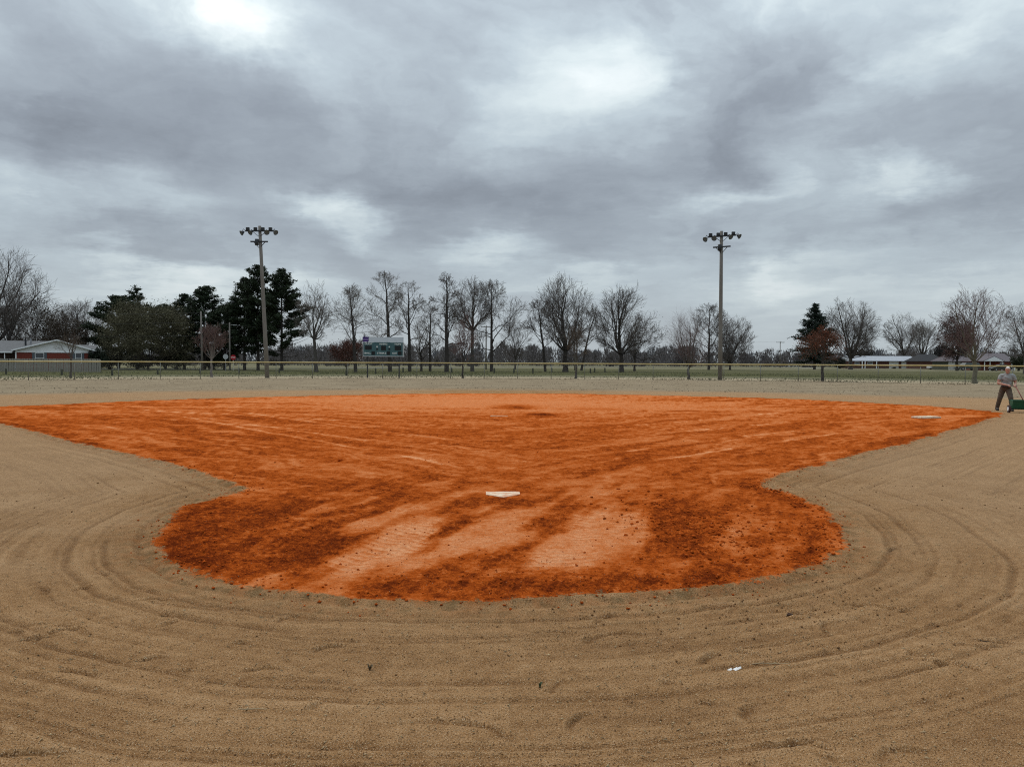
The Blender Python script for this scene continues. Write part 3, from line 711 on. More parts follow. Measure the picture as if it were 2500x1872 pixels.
vv = np.stack(vv, 1).reshape(-1, 3); ff = np.array([(0, 1, 4, 3), (1, 2, 5, 4), (2, 0, 3, 5)])[None] + (np.arange(len(S)) * 6)[:, None, None]
o = link('chain_link_mesh', np_mesh('chain_link_mesh', vv, ff.reshape(-1, 4)), galv, fence); o['kind'] = 'stuff'
tag(fence, 'long chain-link outfield fence with yellow plastic top cap', 'fence')
# dead weeds along the foot of the fence
def blades(name, pts, h0, h1, w, m, seed, lean=.5):
    rg = np.random.default_rng(seed); P = np.asarray(pts, float); n = len(P)
    h = rg.uniform(h0, h1, n) ; a = rg.uniform(0, 6.28, n); l = rg.uniform(0, lean, n) * h; b = rg.uniform(0, 6.28, n)
    dx, dy = np.cos(b) * w, np.sin(b) * w
    z0 = np.zeros(n)
    vv = np.stack([np.stack([P[:, 0] - dx, P[:, 1] - dy, z0], -1), np.stack([P[:, 0] + dx, P[:, 1] + dy, z0], -1), np.stack([P[:, 0] + np.cos(a) * l, P[:, 1] + np.sin(a) * l, h], -1)], 1)
    o = link(name, np_mesh(name, vv.reshape(-1, 3), np.arange(n * 3).reshape(-1, 3)), m); o['kind'] = 'stuff'; return o
rg = np.random.default_rng(8); n = 9000; a = rg.uniform(A0, A1, n); r_ = FR + rg.normal(0, .18, n)
keep = vn(a * 45, a * 0, 7) * rg.random(n) ** .4 > .33
blades('fence_foot_weeds', np.stack([HOME.x + np.sin(a) * r_, HOME.y + np.cos(a) * r_], -1)[keep], .02, .11, .02, mat('dead_weeds', (.19, .14, .085), .9, .4, 3), 5)
n = 12000; a = rg.uniform(R(-48), R(48), n); r_ = rg.uniform(34, 60.5, n)
keep = fbm(np.sin(a) * r_ * .25, np.cos(a) * r_ * .8, 3, 71) > .56
blades('outfield_stubble', np.stack([HOME.x + np.sin(a) * r_, HOME.y + np.cos(a) * r_], -1)[keep], .015, .05, .03, mat('dead_stubble', (.25, .20, .135), .95, .4, 3), 6)
n = 30000; a = rg.uniform(R(-58), R(58), n); r_ = 63 + 50 * rg.random(n)
keep = fbm(np.sin(a) * r_ * .12, np.cos(a) * r_ * .3, 3, 75) > .5
blades('meadow_grass', np.stack([HOME.x + np.sin(a) * r_, HOME.y + np.cos(a) * r_], -1)[keep], .04, .13, .05, mat('meadow_grass', (.10, .105, .048), .95, .45, 2), 9)

# ------------------------------------------------------------------ scoreboard
def text_part(s, size, m, parent, loc, depth=.012, sx=1.0):
    cu = bpy.data.curves.new('lettering', 'FONT'); cu.body = s; cu.size = size; cu.align_x = 'CENTER'; cu.align_y = 'CENTER'; cu.extrude = depth; cu.offset = size * .012
    tmp = bpy.data.objects.new('tmp', cu); COL.objects.link(tmp)
    bpy.context.view_layer.update()
    me = bpy.data.meshes.new_from_object(tmp.evaluated_get(bpy.context.evaluated_depsgraph_get()))
    bpy.data.objects.remove(tmp); me.name = 'lettering'; me.materials.clear()
    o = link('lettering', me, m, parent, loc, (R(90), 0, 0)); o.scale = (sx, 1, 1); return o
SY = 71.6
def sp(px, py): return at(px, py, SY)
c0 = sp(886.3, 870.5); c1 = sp(985.3, 823.0); xs0, xs1 = c0.x, c1.x
zb = sp(936, 870).z; zm = sp(936, 835.5).z; zt = sp(936, 823).z
sbx = (xs0 + xs1) / 2
sb = empty('scoreboard', (sbx, SY, 0)); hwid = (xs1 - xs0) / 2
greenp = mat('scoreboard_green', (.046, .105, .115), .5, .2, 3); silver = mat('frame_silver', (.42, .44, .45), .5, .12, 3, .2)
whitep = mat('white_paint', (.72, .74, .72), .6, .08, 3); blackp = mat('display_black', (.006, .008, .010), .35, .2); purple = mat('purple_panel', (.035, .012, .125), .5, .15, 3); lilac = mat('lilac_band', (.15, .11, .27), .55, .15, 3)
MB().box(-hwid + .05, hwid - .05, -.10, .12, zb + .04, zm - .02).build('panel', greenp, sb)
fr = MB(); fr.box(-hwid, hwid, -.13, .14, zb - .02, zb + .045); fr.box(-hwid, -hwid + .055, -.13, .14, zb + .045, zm - .02); fr.box(hwid - .055, hwid, -.13, .14, zb + .045, zm - .02)
fr.build('frame', silver, sb)
MB().box(-hwid + .55, hwid - .02, -.12, .10, zm, zt).build('sponsor_panel', mat('sponsor_pale', (.48, .53, .58), .5, .08, 1.5), sb)
lg = MB().box(-hwid, -hwid + .545, -.125, .10, zm + .03, zt + .02).build('logo_panel', purple, sb)
MB().box(-hwid + .02, -hwid + .525, -.135, -.126, zm + .18, zm + .32).build('logo_band', lilac, lg)
for k_, hx in enumerate((.08, .18, .27, .36)):
    MB().bar((-hwid + hx, -.02, zt + .021), (-hwid + hx + (.02 if k_ % 2 else -.01), -.02, zt + (.11, .16, .20, .13)[k_]), .035, .03).build('logo_spike', purple, lg)
def lx(px): return at(px, 850, SY).x - sbx
def lz(py): return at(936, py, SY).z
sbtext = whitep
def onb(x): return 880 + x * 110 / 2212
def onv(y): return 815 + y * 60 / 1207
for (xa, xb, ya, yb) in [(245, 560, 585, 775), (1025, 1255, 585, 800), (1695, 2000, 585, 800), (555, 715, 860, 1030), (1310, 1455, 860, 1030), (1850, 2020, 860, 1030), (790, 870, 720, 790), (1385, 1470, 720, 790)]:
    MB().box(lx(onb(xa)), lx(onb(xb)), -.125, -.095, lz(onv(yb)), lz(onv(ya))).build('digit_window', blackp, sb)
for (s_, xm, ym, size, wide) in [('GUEST', 405, 495, .20, 380), ('INNING', 1135, 505, .20, 380), ('HOME', 1850, 510, .20, 320), ('BALL', 365, 950, .21, 315), ('STRIKE', 1050, 950, .21, 450), ('OUT', 1690, 950, .21, 240), ('0', 828, 640, .20, 75), ('4', 1425, 640, .20, 75)]:
    o = text_part(s_, size, whitep, sb, (lx(onb(xm)), -.104, lz(onv(ym))))
    wv = max(v.co.x for v in o.data.vertices) - min(v.co.x for v in o.data.vertices)
    o.scale.x = (wide * 110 / 2212 / F_PX * SY) / wv
for px in (897, 974.5):
    x = lx(px); MB().box(x - .055, x + .055, -.03, .08, -.1, zb - .021).build('post', darkmetal, sb)
tag(sb, 'dark green electric scoreboard on two posts behind the fence', 'scoreboard')

# ------------------------------------------------------------------ bollards
bolm = mat('bollard_wood', (.055, .058, .04), .9, .3, 4)
bme = lathe([(.0, -.05), (.10, -.05), (.105, .1), (.10, .60), (.085, .68), (.0, .70)], 10).mesh('bollard', True)
bme.materials.append(bolm)
BL = ['in front of the board fence below the porch', 'in front of the board fence beside the thin sapling', 'just past the end of the board fence', 'in front of the big olive-brown shrub', 'beside the foot of the weathered utility pole',
      'beside the stop sign post', 'between the leaning floodlight pole and the last pine', 'before the crooked tree and reddish bush', 'between the two scoreboard posts', 'just outside the scoreboard post by slender trees', 'beside the thick-trunked straight tree', 'below the dark spreading-shouldered tree', 'below the smaller grey tree',
      'between the smaller grey tree and the leaning feathery tree', 'below the great fan-shaped tree', 'of a close pair past the fan-shaped tree, nearer the fence', 'of a close pair past the fan-shaped tree, farther out', 'just before the broad round-headed tree']
for i, (px, py) in enumerate([(14.6, 913.5), (150.6, 915.6), (274, 917), (385, 914), (488.6, 911), (583.7, 911), (682, 910.5), (845.5, 917), (917, 912), (984, 909.5), (1103, 910), (1206.6, 911), (1254.6, 911), (1301, 911), (1347, 909.5), (1441.6, 911), (1452, 909.5), (1477, 909)]):
    g = gp(px, py); o = link('bollard', bme, None, None, g, (R(rnd.uniform(-2, 2)), R(rnd.uniform(-2, 2)), 0)); o.scale.z = .9 if i < 8 else 1.0
    tag(o, 'short dark wooden bollard ' + BL[i], 'bollard', 'wooden bollards in a row beyond the fence')

# ------------------------------------------------------------------ utility poles, wires, road signs
def utility_pole(px, top_py, Y, label, arm=0.0, lamp=False, r_=.15, lean=0.0):
    t_ = at(px, top_py, Y); root = empty('utility_pole', (t_.x, Y, 0)); H = t_.z
    MB().tube([(0, 0, -.1), (lean * .5, 0, H * .5), (lean, 0, H)], [r_, r_ * .85, r_ * .68], 10).build('pole', oldwood, root, True)
    if arm:
        MB().bar((lean - arm, -.12, H - .35), (lean + arm, -.12, H - .35), .12, .14).build('crossarm', oldwood, root)
        for u in (-.9, -.35, .35, .9):
            MB().tube([(lean + u * arm, -.12, H - .281), (lean + u * arm, -.12, H - .10)], [.045, .03], 6).build('insulator', darkmetal, root)
    if lamp:
        MB().tube([(lean, -.05, H - .55), (lean + .4, -.1, H - .35), (lean + .75, -.12, H - .38)], .03, 6).build('lamp_arm', greymetal, root)
        MB().box(lean + .62, lean + 1.15, -.22, -.02, H - .47, H - .36).build('lamp_head', greymetal, root)
    return tag(root, label, 'utility pole', 'utility poles along the road'), Vector((t_.x + lean, Y, H))
_, u1 = utility_pole(493, 760, 115, 'weathered utility pole standing between the dark pines and a reddish sapling', 0, False, .17, -.15)
_, u2 = utility_pole(560.5, 787, 117, 'shorter utility pole with a small streetlamp arm beside the stop sign', 0, True, .14)
_, u3 = utility_pole(1187, 794, 150, 'thin utility pole with crossarm among the bare trees', 1.0, False, .15)
_, u4 = utility_pole(1905, 833, 240, 'distant utility pole with crossarm and lamp left of the spruce', 1.25, True, .15)
_, u5 = utility_pole(2128, 845, 262, 'dark distant utility pole rising behind the silver-roofed house', 0, False, .17)
_, u6 = utility_pole(1404, 765, 140, 'tall thin utility pole rising through the brownish sapling crown', 0, False, .11)
def wire(name, pts, label, sag=.5, r_=.012):
    out = []
    for a, b in zip(pts[:-1], pts[1:]):
        a = Vector(a); b = Vector(b)
        for i in range(10): t_ = i / 10; p = a.lerp(b, t_); p.z -= sag * 4 * t_ * (1 - t_); out.append(p)
    out.append(Vector(pts[-1])); m0 = out[0].copy()
    return tag(MB().tube([p - m0 for p in out], r_, 4).build('power_line', mat('wire_grey', (.10, .10, .10), .7, .1), None, False, m0), label, 'wire', 'overhead wires')
wire('w', [u1 + Vector((0, 0, -.2)), (-84, 108, 8.7)], 'highest thin overhead wire running past the pines to the weathered pole', .5, .016)
wire('w', [u1 + Vector((0, 0, -1.6)), (-84, 108, 7.3)], 'middle thin overhead wire running past the pines to the weathered pole', .5, .016)
wire('w', [u1 + Vector((0, 0, -3.6)), (-84, 108, 5.2)], 'lowest thin overhead wire running above the brick house roof', .3, .016)
wire('w', [u1 + Vector((0, 0, -.3)), u2 + Vector((0, 0, -.3)), (-28, 122, 6.4)], 'thin overhead wire strung from the weathered pole to the streetlamp pole', .3, .012)
wire('w', [u4 + Vector((-1.1, -.12, -.1)), (28, 215, 7.6)], 'far overhead wire leading from the crossarm pole into bare trees', .6, .016)
wire('w', [u3 + Vector((-.9, -.12, -.1)), (-46, 148, 7.4)], 'faint overhead wire crossing behind the scoreboard', .7, .014)
def road_sign(px, py, Y, size, face_m, label, word=None, sides=8, rz=0.0, post_m=None):
    c = at(px, py, Y); root = empty('road_sign', (c.x, Y, 0), rz); mb = MB(); n = sides
    vs = [(math.cos(2 * math.pi * (i + .5) / n) * size, -.05, c.z + math.sin(2 * math.pi * (i + .5) / n) * size) for i in range(n)]
    vs += [(x, -.042, z) for x, y, z in vs]
    mb.add(vs, [tuple(range(n)), tuple(range(n, 2 * n))[::-1]] + [(i, n + i, n + (i + 1) % n, (i + 1) % n) for i in range(n)])
    mb.build('sign_plate', face_m, root)
    MB().box(-.03, .03, -.041, .01, -.1, c.z + size * .8).build('post', post_m or greymetal, root)
    if word: text_part(word, size * .68, whitep, root, (0, -.053, c.z), .002)
    return tag(root, label, 'sign')
road_sign(551, 870.5, 112, .40, mat('sign_back', (.38, .40, .40), .5, .1), 'bare grey back of an octagonal sign beside the streetlamp pole', None)
road_sign(569.5, 872.5, 113, .40, mat('stop_red', (.36, .012, .02), .5, .1), 'red octagonal STOP sign on a pale post', 'STOP', post_m=mat('pale_post', (.55, .52, .42), .7, .1))

# ------------------------------------------------------------------ vegetation
def tube_segs(segs, sides):
    S = np.asarray(segs, float); p0, p1, r0, r1 = S[:, :3], S[:, 3:6], S[:, 6], S[:, 7]
    d = p1 - p0; d /= np.linalg.norm(d, axis=1)[:, None] + 1e-9
    ref = np.where(np.abs(d[:, 2:3]) > .9, np.array([[1., 0, 0]]), np.array([[0, 0, 1.]]))
    x = np.cross(d, ref); x /= np.linalg.norm(x, axis=1)[:, None]; y = np.cross(d, x)
    vv = []
    for p, r_ in ((p0, r0), (p1, r1)):
        for k_ in range(sides):
            a = 2 * math.pi * k_ / sides; vv.append(p + (x * math.cos(a) + y * math.sin(a)) * r_[:, None])
    vv = np.stack(vv, 1).reshape(-1, 3)
    f = np.array([(k_, (k_ + 1) % sides, sides + (k_ + 1) % sides, sides + k_) for k_ in range(sides)])
    return vv, (f[None] + (np.arange(len(S)) * 2 * sides)[:, None, None]).reshape(-1, 4)

def norm(v):
    l = math.sqrt(v[0] * v[0] + v[1] * v[1] + v[2] * v[2]) + 1e-9; return (v[0] / l, v[1] / l, v[2] / l)
class Bare:
    """branching of a leafless tree inside an egg-shaped crown"""
    def __init__(s, seed, H, rx, fork, form='vase', lean=0.0, lean_y=0.0, r=None, limbs=12, rmin=.012, kids=(8, 6, 3), gnarl=.16, low=None, side=0.0, trop=.08):
        s.rg = random.Random(seed); s.H = H; s.rx = rx; s.rmin = rmin; s.kids = kids; s.gn = gnarl; s.trop = trop
        s.r = r or H * .021; s.low = fork * .75 if low is None else low
        s.c = (lean * .6 + side, lean_y * .6, (H + s.low) / 2); s.rz = (H - s.low) / 2
        s.wood = []; s.twig = []; s.tips = []
        rg = s.rg
        if form == 'leader':
            s.kids = (7, 5, 3); s.rx *= 1.3; rx *= 1.3
            pts = []; n = 9
            for i in range(n + 1):
                t_ = i / n; w = .10 * math.sqrt(t_)
                pts.append((lean * t_ ** 1.2 + rg.uniform(-w, w), lean_y * t_ + rg.uniform(-w, w), H * t_ * (.97 if i == n else 1)))
            for i in range(n):
                f0, f1 = 1 - i / n, 1 - (i + 1) / n
                s.wood.append((*pts[i], *pts[i + 1], s.r * f0 ** .8 + .02, s.r * f1 ** .8 + .02))
            for i in range(limbs):
                h = (fork / H + (1 - fork / H) * (i + rg.random()) / limbs) * n; h = min(h, n - .05); j = int(h); u = h - j
                p = tuple(pts[j][k_] * (1 - u) + pts[j + 1][k_] * u for k_ in range(3))
                a = i * 2.4 + rg.uniform(-.5, .5); el = R(rg.uniform(15, 58)) + (h / n) ** 3 * .4
                d = (math.cos(a) * math.cos(el), math.sin(a) * math.cos(el), math.sin(el))
                s.limb(p, d, max(.03, s.r * .34 * (1 - h / n) + .02))
        else:
            pts = [(0, 0, 0)]; n = 4
            for i in range(1, n + 1):
                t_ = i / n; pts.append((lean * .5 * t_ * fork / H * 2 + rg.uniform(-.06, .06), lean_y * t_ * .4 + rg.uniform(-.06, .06), fork * t_))
            for i in range(n):
                s.wood.append((*pts[i], *pts[i + 1], s.r * (1.25 if i == 0 else 1 - .06 * i), s.r * (1 - .06 * (i + 1))))
            for i in range(limbs):
                t_ = rg.uniform(.72, 1.0) if i >= 4 else 1.0
                p = tuple(pts[-2][k_] * (1 - t_) + pts[-1][k_] * t_ for k_ in range(3))
                a = i * 2.4 + rg.uniform(-.6, .6); el = R(rg.uniform(62, 86) if i < 3 else rg.uniform(16, 68))
                d = norm((math.cos(a) * math.cos(el) + lean / H * .8, math.sin(a) * math.cos(el), math.sin(el)))
                s.limb(p, d, s.r * (rg.uniform(.42, .56) if i < 4 else rg.uniform(.17, .32)))
    def reach(s, p, d):
        c = s.c; ax, ay, az = (p[0] - c[0]) / s.rx, (p[1] - c[1]) / s.rx, (p[2] - c[2]) / s.rz
        bx, by, bz = d[0] / s.rx, d[1] / s.rx, d[2] / s.rz
        A = bx * bx + by * by + bz * bz; Bq = ax * bx + ay * by + az * bz; C = ax * ax + ay * ay + az * az - 1
        D = Bq * Bq - A * C
        if D < 0: return s.rx * .35
        t_ = (-Bq + math.sqrt(D)) / A
        return t_ if t_ > s.rx * .15 else s.rx * .2
    def limb(s, p, d, r_):
        s.grow(p, d, s.reach(p, d) * s.rg.uniform(.84, 1.04), r_, 1)
    def grow(s, p, d, L, r_, lev):
        rg = s.rg; n = (0, 6, 4, 2, 1)[lev] if lev < 5 else 1
        st = L / n; rr = max(r_, s.rmin); path = [p]; dirs = []
        for i in range(n):
            g = s.gn * (1.0 if lev < 3 else .8)
            d = norm((d[0] + rg.gauss(0, g), d[1] + rg.gauss(0, g), d[2] + rg.gauss(0, g) + s.trop))
            q = (p[0] + d[0] * st, p[1] + d[1] * st, max(p[2] + d[2] * st, .3))
            r1 = max(s.rmin * .8, r_ * (1 - .78 * (i + 1) / n))
            (s.wood if lev < 2 else s.twig).append((*p, *q, rr, r1)); rr = r1; p = q; path.append(p); dirs.append(d)
        if lev >= 3: s.tips.append(p)
        if lev > len(s.kids): return
        k_ = min(s.kids[lev - 1], 2 + int(L * (2.2, 3.0, 4.5)[min(lev, 3) - 1]))
        for i in range(k_):
            t_ = (.22 + .78 * (i + rg.random()) / k_) * n; t_ = min(t_, n - .01); j = int(t_); u = t_ - j
            q = tuple(path[j][m_] * (1 - u) + path[j + 1][m_] * u for m_ in range(3)); dd = dirs[j]
            sp_ = rg.uniform(.45, .95)
            a = rg.uniform(0, 6.2832); ref = (0, 0, 1) if abs(dd[2]) < .9 else (1, 0, 0)
            x = norm((dd[1] * ref[2] - dd[2] * ref[1], dd[2] * ref[0] - dd[0] * ref[2], dd[0] * ref[1] - dd[1] * ref[0]))
            y = (dd[1] * x[2] - dd[2] * x[1], dd[2] * x[0] - dd[0] * x[2], dd[0] * x[1] - dd[1] * x[0])
            ca, sa = math.cos(a) * sp_, math.sin(a) * sp_
            nd = norm((dd[0] + x[0] * ca + y[0] * sa, dd[1] + x[1] * ca + y[1] * sa, dd[2] + x[2] * ca + y[2] * sa))
            ll = L * (rg.uniform(.36, .62) if lev < 2 else rg.uniform(.46, .78)) * (1.25 - .5 * t_ / n)
            ll = min(ll, s.reach(q, nd) * 1.03 + .15)
            s.grow(q, nd, ll, max(s.rmin, r_ * .5 * (1 - .6 * t_ / n)), lev + 1)
def leaf_tris(P, size, rg, flat=1.0, orient=None):
    n = len(P); vv = rg.normal(0, 1, (n, 3, 3)); vv[..., 2] *= flat
    vv /= np.linalg.norm(vv, axis=2)[..., None] + 1e-6
    return (np.asarray(P)[:, None] + vv * (size * rg.uniform(.6, 1.3, (n, 1, 1)))).reshape(-1, 3)

bark = mat('bark_grey', (.075, .066, .058), .95, .35, 3)
barkd = mat('bark_dark', (.045, .038, .034), .95, .35, 3)
twigm = mat('twig_greybrown', (.115, .098, .088), .95, .3, 2)
twigl = mat('twig_pale', (.17, .15, .135), .95, .3, 2)
twigr = mat('twig_reddish', (.135, .086, .078), .95, .3, 2)
twigb = mat('twig_brown', (.085, .062, .045), .95, .3, 2)
def bare_tree(label, px, base_py, top_py, half_w_px, Y=None, seed=1, fork=.28, tm=None, wm=None, leaves=None, name='bare_tree', cat='tree', group='bare trees beyond the outfield', side_px=0, lean_px=0, z0=0.0, **kw):
    if Y is None: Y = gp(px, base_py).y
    H = at(px, top_py, Y).z - z0; k_ = Y / F_PX
    b = Bare(seed, H, half_w_px * 1.08 * k_, fork * H, side=side_px * k_, lean=lean_px * k_, rmin=kw.pop('rmin', .0105 + .0035 * max(0, (Y - 60) / 60)), **kw)
    root = empty(name, (xat(px, Y), Y, z0), 0)
    v1, f1 = tube_segs(b.wood, 6); link('trunk', np_mesh('trunk', v1, f1, True), wm or bark, root)
    v2, f2 = tube_segs(b.twig, 3); link('crown', np_mesh('crown', v2, f2), tm or twigm, root)
    if leaves:
        n, size, lm, spread = leaves; rg_ = np.random.default_rng(seed); T = np.array(b.tips)
        P = T[rg_.integers(0, len(T), n)] + rg_.normal(0, spread, (n, 3))
        link('leaves', np_mesh('leaves', leaf_tris(P, size, rg_), np.arange(n * 3).reshape(-1, 3)), lm, root)
    return tag(root, label, cat, group)

# row of bare trees in the middle
RW = 'bare trees beyond the outfield'
bare_tree('bare tree with fine upswept crown right beside the tallest pines', 772, 908, 688, 40, None, 11, .36, twigl, bark, form='vase', limbs=11, lean_px=-12)
bare_tree('sprawling crooked bare tree between the reddish bush and the scoreboard', 868, 908, 698, 56, None, 12, .22, twigl, barkd, form='leader', limbs=17, lean_px=-14, gnarl=.36, low=2.2)
bare_tree('tall straight bare tree rising directly behind the scoreboard', 952, 907.5, 662, 34, None, 13, .30, twigl, barkd, form='leader', limbs=18, lean_px=-12, gnarl=.28, side_px=-8)
bare_tree('slender bare tree with bent trunk just past the scoreboard edge', 1000, 907, 686, 30, None, 14, .32, twigl, barkd, form='leader', limbs=16, lean_px=-4, gnarl=.26)
bare_tree('low twin-stemmed bare tree in the gap past the scoreboard', 1028, 906, 752, 24, None, 15, .18, twigl, barkd, form='vase', limbs=8, gnarl=.34, side_px=6)
bare_tree('small thin bare tree leaning beside the tall straight leader', 1050, 906, 738, 24, None, 16, .25, twigl, barkd, form='leader', limbs=12, gnarl=.3)
bare_tree('tall straight bare tree with thick trunk and narrow crown', 1090, 908, 668, 30, None, 17, .24, twigm, barkd, form='leader', limbs=22, r=.36, gnarl=.24)
bare_tree('bare vase-shaped tree with a pale trunk forking high', 1153, 907, 680, 52, None, 18, .45, twigm, bark, form='vase', limbs=13, r=.30)
bare_tree('dark bare tree with spreading shoulder next to the thin utility pole', 1200, 907, 692, 58, None, 19, .20, twigm, barkd, form='leader', limbs=18, side_px=6, gnarl=.27)
bare_tree('smaller grey bare tree filling the gap left of the great fan-shaped tree', 1257, 905, 778, 34, 150, 20, .2, twigm, bark, form='vase', limbs=12)
bare_tree('leaning bare tree with feathery side twigs against the great fan-shaped tree', 1331, 907, 735, 34, None, 21, .30, twigm, barkd, form='leader', limbs=16, lean_px=-20)
bare_tree('great fan-shaped bare tree with several heavy limbs from a low fork', 1380, 908, 680, 72, None, 22, .22, twigm, barkd, form='vase', limbs=17, r=.46, kids=(8, 6, 4))
bare_tree('bare tree leaning away from the great fan-shaped tree', 1419, 905, 752, 30, None, 23, .35, twigm, barkd, form='leader', limbs=13, lean_px=36)
bare_tree('broad round-headed bare tree with forked grey trunk', 1517, 908, 698, 62, None, 24, .20, twigm, barkd, form='vase', limbs=16, r=.40, kids=(8, 6, 4))
bare_tree('shorter gnarled bare tree with ivy-darkened trunk', 1549, 906, 766, 42, None, 25, .25, twigm, barkd, leaves=(2200, .10, mat('ivy_dark', (.018, .024, .014), .8, .4), .8), form='vase', limbs=12, gnarl=.34, side_px=22)
bare_tree('wide reddish-budded round tree beside the straight floodlight pole', 1681, 925, 753, 54, 72.5, 26, .17, twigr, bark, form='vase', limbs=22, kids=(8, 6, 4), rmin=.0010, trop=.13)
bare_tree('dark upright bare tree directly behind the straight floodlight pole', 1730, 903, 748, 38, None, 27, .14, twigm, barkd, form='leader', limbs=20)
bare_tree('grey bushy bare tree at the open end of the tree row', 1782, 903, 768, 48, None, 28, .10, twigm, barkd, form='vase', limbs=18, kids=(8, 6, 4))
# saplings by the fence
SG = 'young trees along the outfield fence'
bare_tree('reddish-twigged young tree by the fence in front of the pines', 517, 925, 798, 34, 71.5, 31, .36, twigr, twigl, form='vase', limbs=10, kids=(6, 5, 3), name='young_tree', group=SG, rmin=.009, r=.11, trop=.16)
bare_tree('multi-stemmed reddish young tree by the fence among the bare trees', 1130, 924, 770, 30, 72.0, 32, .22, twigr, barkd, form='vase', limbs=9, kids=(6, 5, 3), name='young_tree', group=SG, rmin=.009, r=.11, trop=.16)
bare_tree('brownish young tree by the fence before the great fan-shaped tree', 1406, 925, 800, 30, 71.8, 33, .42, twigb, bark, form='vase', limbs=9, kids=(6, 5, 3), name='young_tree', group=SG, rmin=.009, r=.12)
bare_tree('thin bare sapling growing behind the wooden board fence', 172, 926, 822, 34, 66, 34, .5, twigb, bark, form='vase', limbs=6, kids=(5, 4, 3), name='young_tree', group=SG, rmin=.006, r=.09)
russet = mat('russet_leaf', (.13, .042, .020), .9, .45, 1.2)
bare_tree('small tree still holding rusty red-brown leaves before the spruce', 2008, 932, 815, 36, 67, 35, .36, twigb, barkd, leaves=(5200, .065, russet, .16), form='leader', limbs=22, name='russet_tree', group=SG, rmin=.009, r=.12, low=1.5)
bare_tree('round bare tree with dense upswept reddish twigs near the man', 2380, 936, 718, 76, 61.6, 36, .25, twigr, mat('bark_olive', (.13, .12, .085), .95, .3, 3), form='vase', limbs=15, kids=(8, 5, 4), rmin=.008, r=.19, trop=.15, gnarl=.16)
# right-hand side
bare_tree('large bare tree standing between the spruce and the silver-roofed house', 2076, 902, 737, 60, 190, 41, .16, twigm, bark, form='vase', limbs=20, kids=(8, 6, 4), r=.5)
bare_tree('open bare tree rising behind the silver-roofed house', 2206, 898, 762, 42, 250, 42, .22, twigm, bark, form='vase', limbs=14, r=.5)
bare_tree('thin bare tree beyond the gable end of the silver-roofed house', 2251, 898, 788, 38, 240, 43, .25, twigl, bark, form='vase', limbs=12, r=.4)
purpl = mat('purple_brown_leaf', (.060, .032, .030), .9, .4, 1.2)
bare_tree('dense dark purple-brown tree in front of the mauve-roofed garage', 2336, 905, 776, 38, 165, 44, .22, twigb, barkd, leaves=(8000, .17, purpl, .40), form='vase', limbs=16, name='purple_leaf_tree', group=None, low=2.4)
bare_tree('bare tree beyond the last house with wide drooping twigs', 2502, 905, 736, 46, 120, 45, .25, twigm, bark, form='vase', limbs=15)
# left-hand side
bare_tree('tall bare tree with wide branches towering over the brick house', -6, 905, 612, 112, 132, 51, .22, twigm, barkd, form='vase', limbs=18, r=.5, kids=(8, 6, 4), gnarl=.26)
bare_tree('second bare trunk beside the tall tree over the brick house', 22, 905, 690, 44, 128, 52, .3, twigm, barkd, form='vase', limbs=11)
brownl = mat('withered_leaf', (.062, .048, .034), .95, .4, .8)
bare_tree('wide dusky brown tree behind the brick house ridge', 88, 903, 736, 66, 140, 53, .12, twigb, barkd, leaves=(9000, .15, brownl, .38), form='vase', limbs=20, name='withered_tree', low=1.0, group='dense trees behind the brick house')
bare_tree('lower brown twiggy tree behind the end of the brick house', 150, 903, 770, 52, 135, 54, .12, twigb, barkd, leaves=(7000, .14, brownl, .36), form='vase', limbs=18, name='withered_tree', low=.6, group='dense trees behind the brick house')
bare_tree('pale bare tree showing sky between brown trees and dark pines', 205, 903, 736, 56, 142, 55, .22, twigl, bark, form='vase', limbs=16)
bare_tree('reddish twiggy low tree beside the scoreboard', 845, 906, 836, 36, 128, 56, .1, mat('twig_rust', (.12, .055, .04), .95, .3, 2), barkd, leaves=(2500, .12, mat('rust_bud', (.11, .045, .032), .9, .4), .35), form='vase', limbs=14, name='bush_tree', group=None, low=.3)

